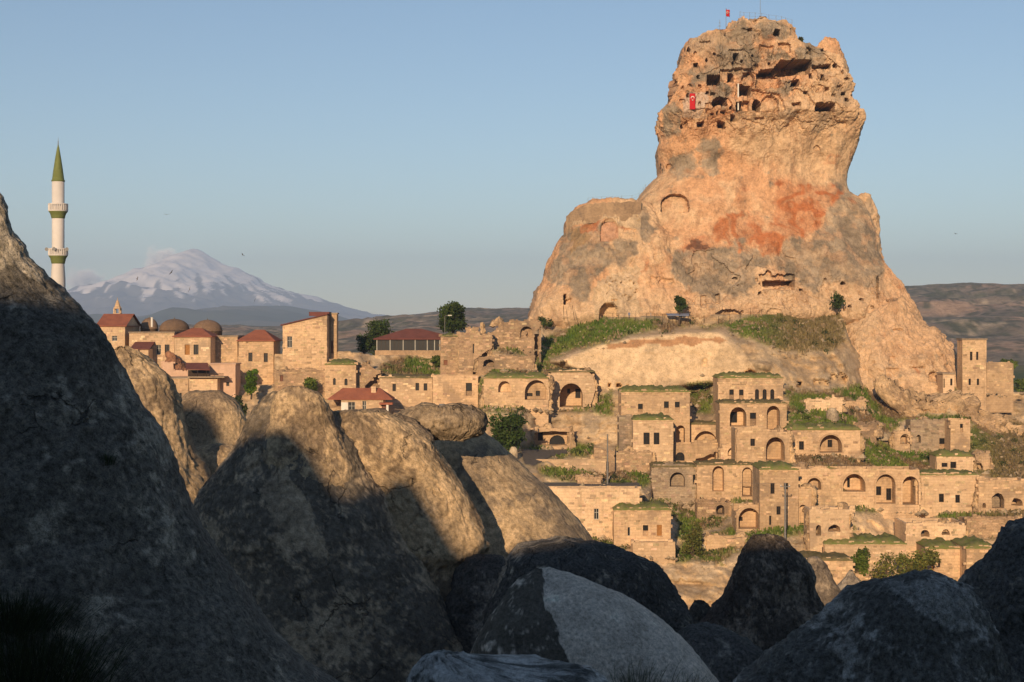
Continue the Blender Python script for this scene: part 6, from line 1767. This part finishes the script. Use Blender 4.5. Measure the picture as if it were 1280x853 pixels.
def bird(px, py, Y, a, label=None):
    s_ = .55
    mb = MB()
    mb.add([(0, -.5, 0), (.12, -.1, .05), (0, .55, 0), (-.12, -.1, .05), (0, -.05, -.1)], [(0, 1, 3), (1, 2, 3), (0, 4, 1), (1, 4, 2), (2, 4, 3), (3, 4, 0)])
    for sx in (-1, 1):
        mb.add([(sx * .08, -.15, .03), (sx * .6, -.2, .22), (sx * 1.2, .15, .12), (sx * .6, .1, .2), (sx * .08, .15, .03), (sx * .6, -.05, .17)], [(0, 1, 5), (1, 2, 5), (2, 3, 5), (3, 4, 5), (4, 0, 5)])
    o = mb.build('bird', M['wood']); o.location = pix(px, py, Y); o.rotation_euler = (.2, .3 * a, a); o.scale = (s_, s_, s_)
    if label: tag(o, label, 'bird')
    else: tag(o, 'tiny dark bird flying over the snowy mountain', 'bird', 'birds over the mountain')
for k, (px, py) in enumerate(((208.5, 268.5), (303.5, 319), (214, 341), (237, 362.5), (236.5, 363.8), (318, 375.6), (171.5, 348))):
    if k != 4: bird(px, py, 230 + 9 * k, k * 1.3)
o_ = bird(1194.5, 292.5, 260, .5, 'tiny lone bird in the empty sky beyond the castle and the tower house')

# ------------------------------------------------------------------ tufts in the foreground
def tuft(name, label, px, py, Y, w, h, n, seed, col=(.075, .08, .05)):
    v_ = cast(px, min(py, 850)); Y = v_.y - .15 if v_ and v_.y < 90 else Y
    s_ = Y / F; rg = np.random.default_rng(seed)
    root_ = pix(px, py, Y)
    x = rg.normal(size=n) * w * s_ * .28; y = rg.normal(size=n) * w * s_ * .2
    L = h * s_ * rg.uniform(.45, 1.0, n)
    lean = np.stack([x * .8 + rg.normal(size=n) * L * .22, rg.normal(size=n) * L * .2, L], -1)
    th = rg.uniform(0, math.pi, n); wd_ = .007 * Y / 30
    side = np.stack([np.cos(th), np.sin(th), np.zeros(n)], -1) * wd_
    b0 = np.stack([x, y, np.full(n, -.25)], -1)
    mid = b0 + lean * .55; mid[:, 2] += L * .06
    tip = b0 + lean; tip[:, 2] -= np.abs(lean[:, 0]) * .3
    V = np.stack([b0 - side, b0 + side, mid + side * .7, mid - side * .7, tip + side * .2, tip - side * .2], 1).reshape(-1, 3)
    i = np.arange(n)[:, None] * 6
    Fq = np.concatenate([i + np.array((0, 1, 2, 3)), i + np.array((3, 2, 4, 5))])
    c = np.asarray(col)[None] * rg.uniform(.6, 1.5, (n, 1))
    o = mesh_np(name, V, Fq, M['grass'], np.repeat(c, 6, 0), False)
    o.location = root_
    return tag(o, label, 'grass tuft')
tuft('grass_tuft', 'tall wispy grass tuft at the foot of the pale slab', 795, 862, 40, 70, 56, 170, 1, (.15, .145, .09))
tuft('grass_tuft', 'lower spread of wispy grass right of the tall tuft', 852, 866, 41, 70, 40, 170, 2, (.15, .145, .09))
tuft('grass_tuft', 'dark grass clump in the lower left corner', 30, 852, 30, 150, 110, 1500, 3, (.035, .045, .016))
tuft('grass_tuft', 'dark grass clump on the shaded flank of the huge cone', 14, 770, 45, 100, 60, 1000, 4, (.035, .045, .016))
tuft('grass_tuft', 'small grass tuft growing high on the huge cone', 134, 566, 62.5, 16, 18, 120, 5, (.05, .06, .025))

# ------------------------------------------------------------------ distant land
def ridge(name, crestpts, Y0, Y1, z0, colf, mat, nx=420, ny=70, rough_=6.0, k=.004, seed=0, back=1.5, pw=1.0, x0=None, x1=None):
    cp = np.array(crestpts, float)
    pxs = np.linspace(cp[0, 0], cp[-1, 0], nx)
    cz = (HZ - np.interp(pxs, cp[:, 0], cp[:, 1])) / F * Y1
    v = np.concatenate([np.linspace(0, 1, ny), np.linspace(1.05, back, 6)])
    if name == 'mountain': cz = cz + 9 * fbm(np.stack([pxs * .09, pxs * 0, pxs * 0], -1), 4, 3) * (cz > 250)
    X = ((pxs - 640) / F)[None, :] * Y1 * np.ones((len(v), 1))
    Yv = Y0 + (Y1 - Y0) * v[:, None] * np.ones((1, nx))
    t = np.clip(v, 0, 1)[:, None] ** pw
    Z = z0 + (cz[None, :] - z0) * t
    Z = np.where(v[:, None] > 1, cz[None, :] - (v[:, None] - 1) / (back - 1) * (cz[None, :] - z0), Z)
    p = np.stack([X, Yv, np.zeros_like(X)], -1)
    env = np.sin(np.clip(v, 0, 1)[:, None] * math.pi * .92)
    Z = Z + env * (ridged(p * k, 4, seed) - .35) * rough_ * 2 + fbm(p * k * 6, 3, seed + 2) * rough_ * .15
    P_ = np.stack([X, Yv, Z], -1)
    return tag(mesh_np(name, P_, grid_faces(len(v), nx), mat, np.clip(colf(P_, t, cz), .01, .9)), kind='structure')
def hillcol(P_, t, cz):
    n = fbm(P_ * np.array((.008, .008, .05)), 5, 4); n2 = fbm(P_ * .03, 4, 6)
    c = lerp3(np.broadcast_to(np.array((.25, .195, .145)), P_.shape), (.17, .15, .11), sstep(-.2, .3, fbm(P_ * .015, 4, 12)))
    c = lerp3(c, (.42, .28, .19), sstep(.15, .38, n + .25 * n2) * .9)
    c = lerp3(c, (.48, .37, .25), sstep(.45, .55, n2) * .7)
    scrub = sstep(.15, .3, fbm(P_ * .11, 3, 9))
    return lerp3(c, (.07, .08, .045), scrub * .75)
ridge('hills', [(-300, 402), (0, 404), (420, 409), (450, 402), (470, 398), (500, 393), (530, 391), (560, 389), (600, 386), (650, 385), (760, 382), (900, 372), (1050, 362), (1130, 358), (1165, 356), (1185, 354.5), (1215, 354.5), (1250, 356), (1285, 357), (1400, 362), (1700, 376)], 900, 2100, -27, hillcol, M['far'], 640, 105, 7, .007, 5, 1.6, .8)
def foothill(P_, t, cz):
    n = fbm(P_ * .002, 4, 4)
    return lerp3(np.broadcast_to(np.array((.075, .085, .065)), P_.shape), (.13, .12, .09), sstep(-.2, .5, n))
ridge('foothills', [(-1500, 400), (-300, 398), (90, 399), (180, 398), (225, 396), (255, 389), (295, 382.5), (330, 380), (360, 381), (390, 385), (420, 392), (450, 400), (480, 407), (600, 407), (900, 400), (1500, 402)], 5200, 7600, -27, foothill, M['mount'], 300, 50, 45, .0012, 11, 1.5, .9)
def mountain(P_, t, cz):
    zz = P_[..., 2] / 740.0
    xp, yp = (243 - 640) / F * 14000, 14000.0
    ang = np.arctan2(P_[..., 0] - xp, (P_[..., 1] - yp - 300) * .6); r = np.hypot(P_[..., 0] - xp, P_[..., 1] - yp)
    q = np.stack([ang * 16 + .4 * fbm(P_ * .002, 3, 5), r * .0012, np.zeros_like(r)], -1)
    st = fbm(q, 5, 31, .6); n = fbm(P_ * .004, 4, 37)
    snow = sstep(.40, .47, zz + .34 * st + .10 * n)
    c = lerp3(np.broadcast_to(np.array((.15, .145, .15)), P_.shape), (.86, .79, .77), snow)
    return c
ridge('mountain', [(-260, 404), (-100, 399), (0, 388), (60, 376), (100, 361), (125, 354), (150, 347), (165, 342), (178, 335), (190, 331), (200, 331), (210, 324), (220, 317), (232, 313), (240, 311.5), (247, 312), (256, 316), (266, 322), (278, 330), (288, 334), (296, 335), (308, 342), (322, 348), (340, 355), (370, 364), (400, 373), (430, 383), (460, 392), (500, 399), (560, 403), (800, 405)], 9000, 14000, -27, mountain, M['mount'], 520, 130, 46, .0022, 21, 1.4, 1.25)

# clouds beyond the haze
def cloud(label, px, py, Y, w, h, seed, dens):
    s_ = Y / F
    root = MB()
    rg = np.random.default_rng(seed)
    N1, N2 = 20, 32
    th = np.linspace(0, math.pi, N1); ph = np.linspace(0, 2 * math.pi, N2, endpoint=False)
    TH, PH = np.meshgrid(th, ph, indexing='ij')
    d = np.stack([np.sin(TH) * np.cos(PH), np.sin(TH) * np.sin(PH), np.cos(TH)], -1)
    V = d * np.array((w * s_ / 2, w * s_ / 2, h * s_ / 2))
    m = bpy.data.materials.new('cloud_vapour'); m.use_nodes = True
    nt = m.node_tree
    nt.nodes.remove(nt.nodes['Principled BSDF'])
    pvn = nd(nt, 'ShaderNodeVolumePrincipled')
    pvn.inputs['Color'].default_value = (.96, .94, .95, 1)
    pvn.inputs['Anisotropy'].default_value = -.65
    tc = nd(nt, 'ShaderNodeTexCoord')
    mp = nd(nt, 'ShaderNodeVectorMath'); mp.operation = 'DIVIDE'
    nt.links.new(tc.outputs['Object'], mp.inputs[0]); mp.inputs[1].default_value = (w * s_ / 2, w * s_ / 2, h * s_ / 2)
    ln = nd(nt, 'ShaderNodeVectorMath'); ln.operation = 'LENGTH'
    nt.links.new(mp.outputs[0], ln.inputs[0])
    nz_ = noise_n(nt, mp.outputs[0], 1.9, 5, .6)
    f = mathn(nt, 'SUBTRACT', mathn(nt, 'MULTIPLY', nz_, 1.9), mathn(nt, 'ADD', mathn(nt, 'MULTIPLY', ln.outputs['Value'], .95), .18))
    f = mathn(nt, 'MULTIPLY', mathn(nt, 'MAXIMUM', f, 0.0), dens)
    nt.links.new(f, pvn.inputs['Density'])
    nt.links.new(pvn.outputs[0], nt.nodes['Material Output'].inputs['Volume'])
    o = mesh_np('cloud', V, grid_faces(N1, N2, True)[:, ::-1], m)
    o.location = pix(px, py, Y)
    tag(o, label, 'cloud', kind='stuff')
cloud('thin cloud plume trailing from the mountain summit', 203, 328, 16950, 60, 50, 1, .03)
cloud('small pink cloud beside the minaret', 104, 350, 16950, 56, 40, 2, .03)

# ------------------------------------------------------------------ the air
hz = MB(); hz.box(-21000, 21000, -3000, 16300, -68, 765)
hm_ = bpy.data.materials.new('haze_air'); hm_.use_nodes = True
nt = hm_.node_tree
nt.nodes.remove(nt.nodes['Principled BSDF'])
vp = nd(nt, 'ShaderNodeVolumePrincipled')
vp.inputs['Color'].default_value = (.55, .71, .98, 1)
vp.inputs['Density'].default_value = 1.05e-4
vp.inputs['Anisotropy'].default_value = 0.0
nt.links.new(vp.outputs[0], nt.nodes['Material Output'].inputs['Volume'])
tag(hz.build('haze', hm_), 'pale blue haze filling the air over the whole landscape', 'haze', kind='stuff')
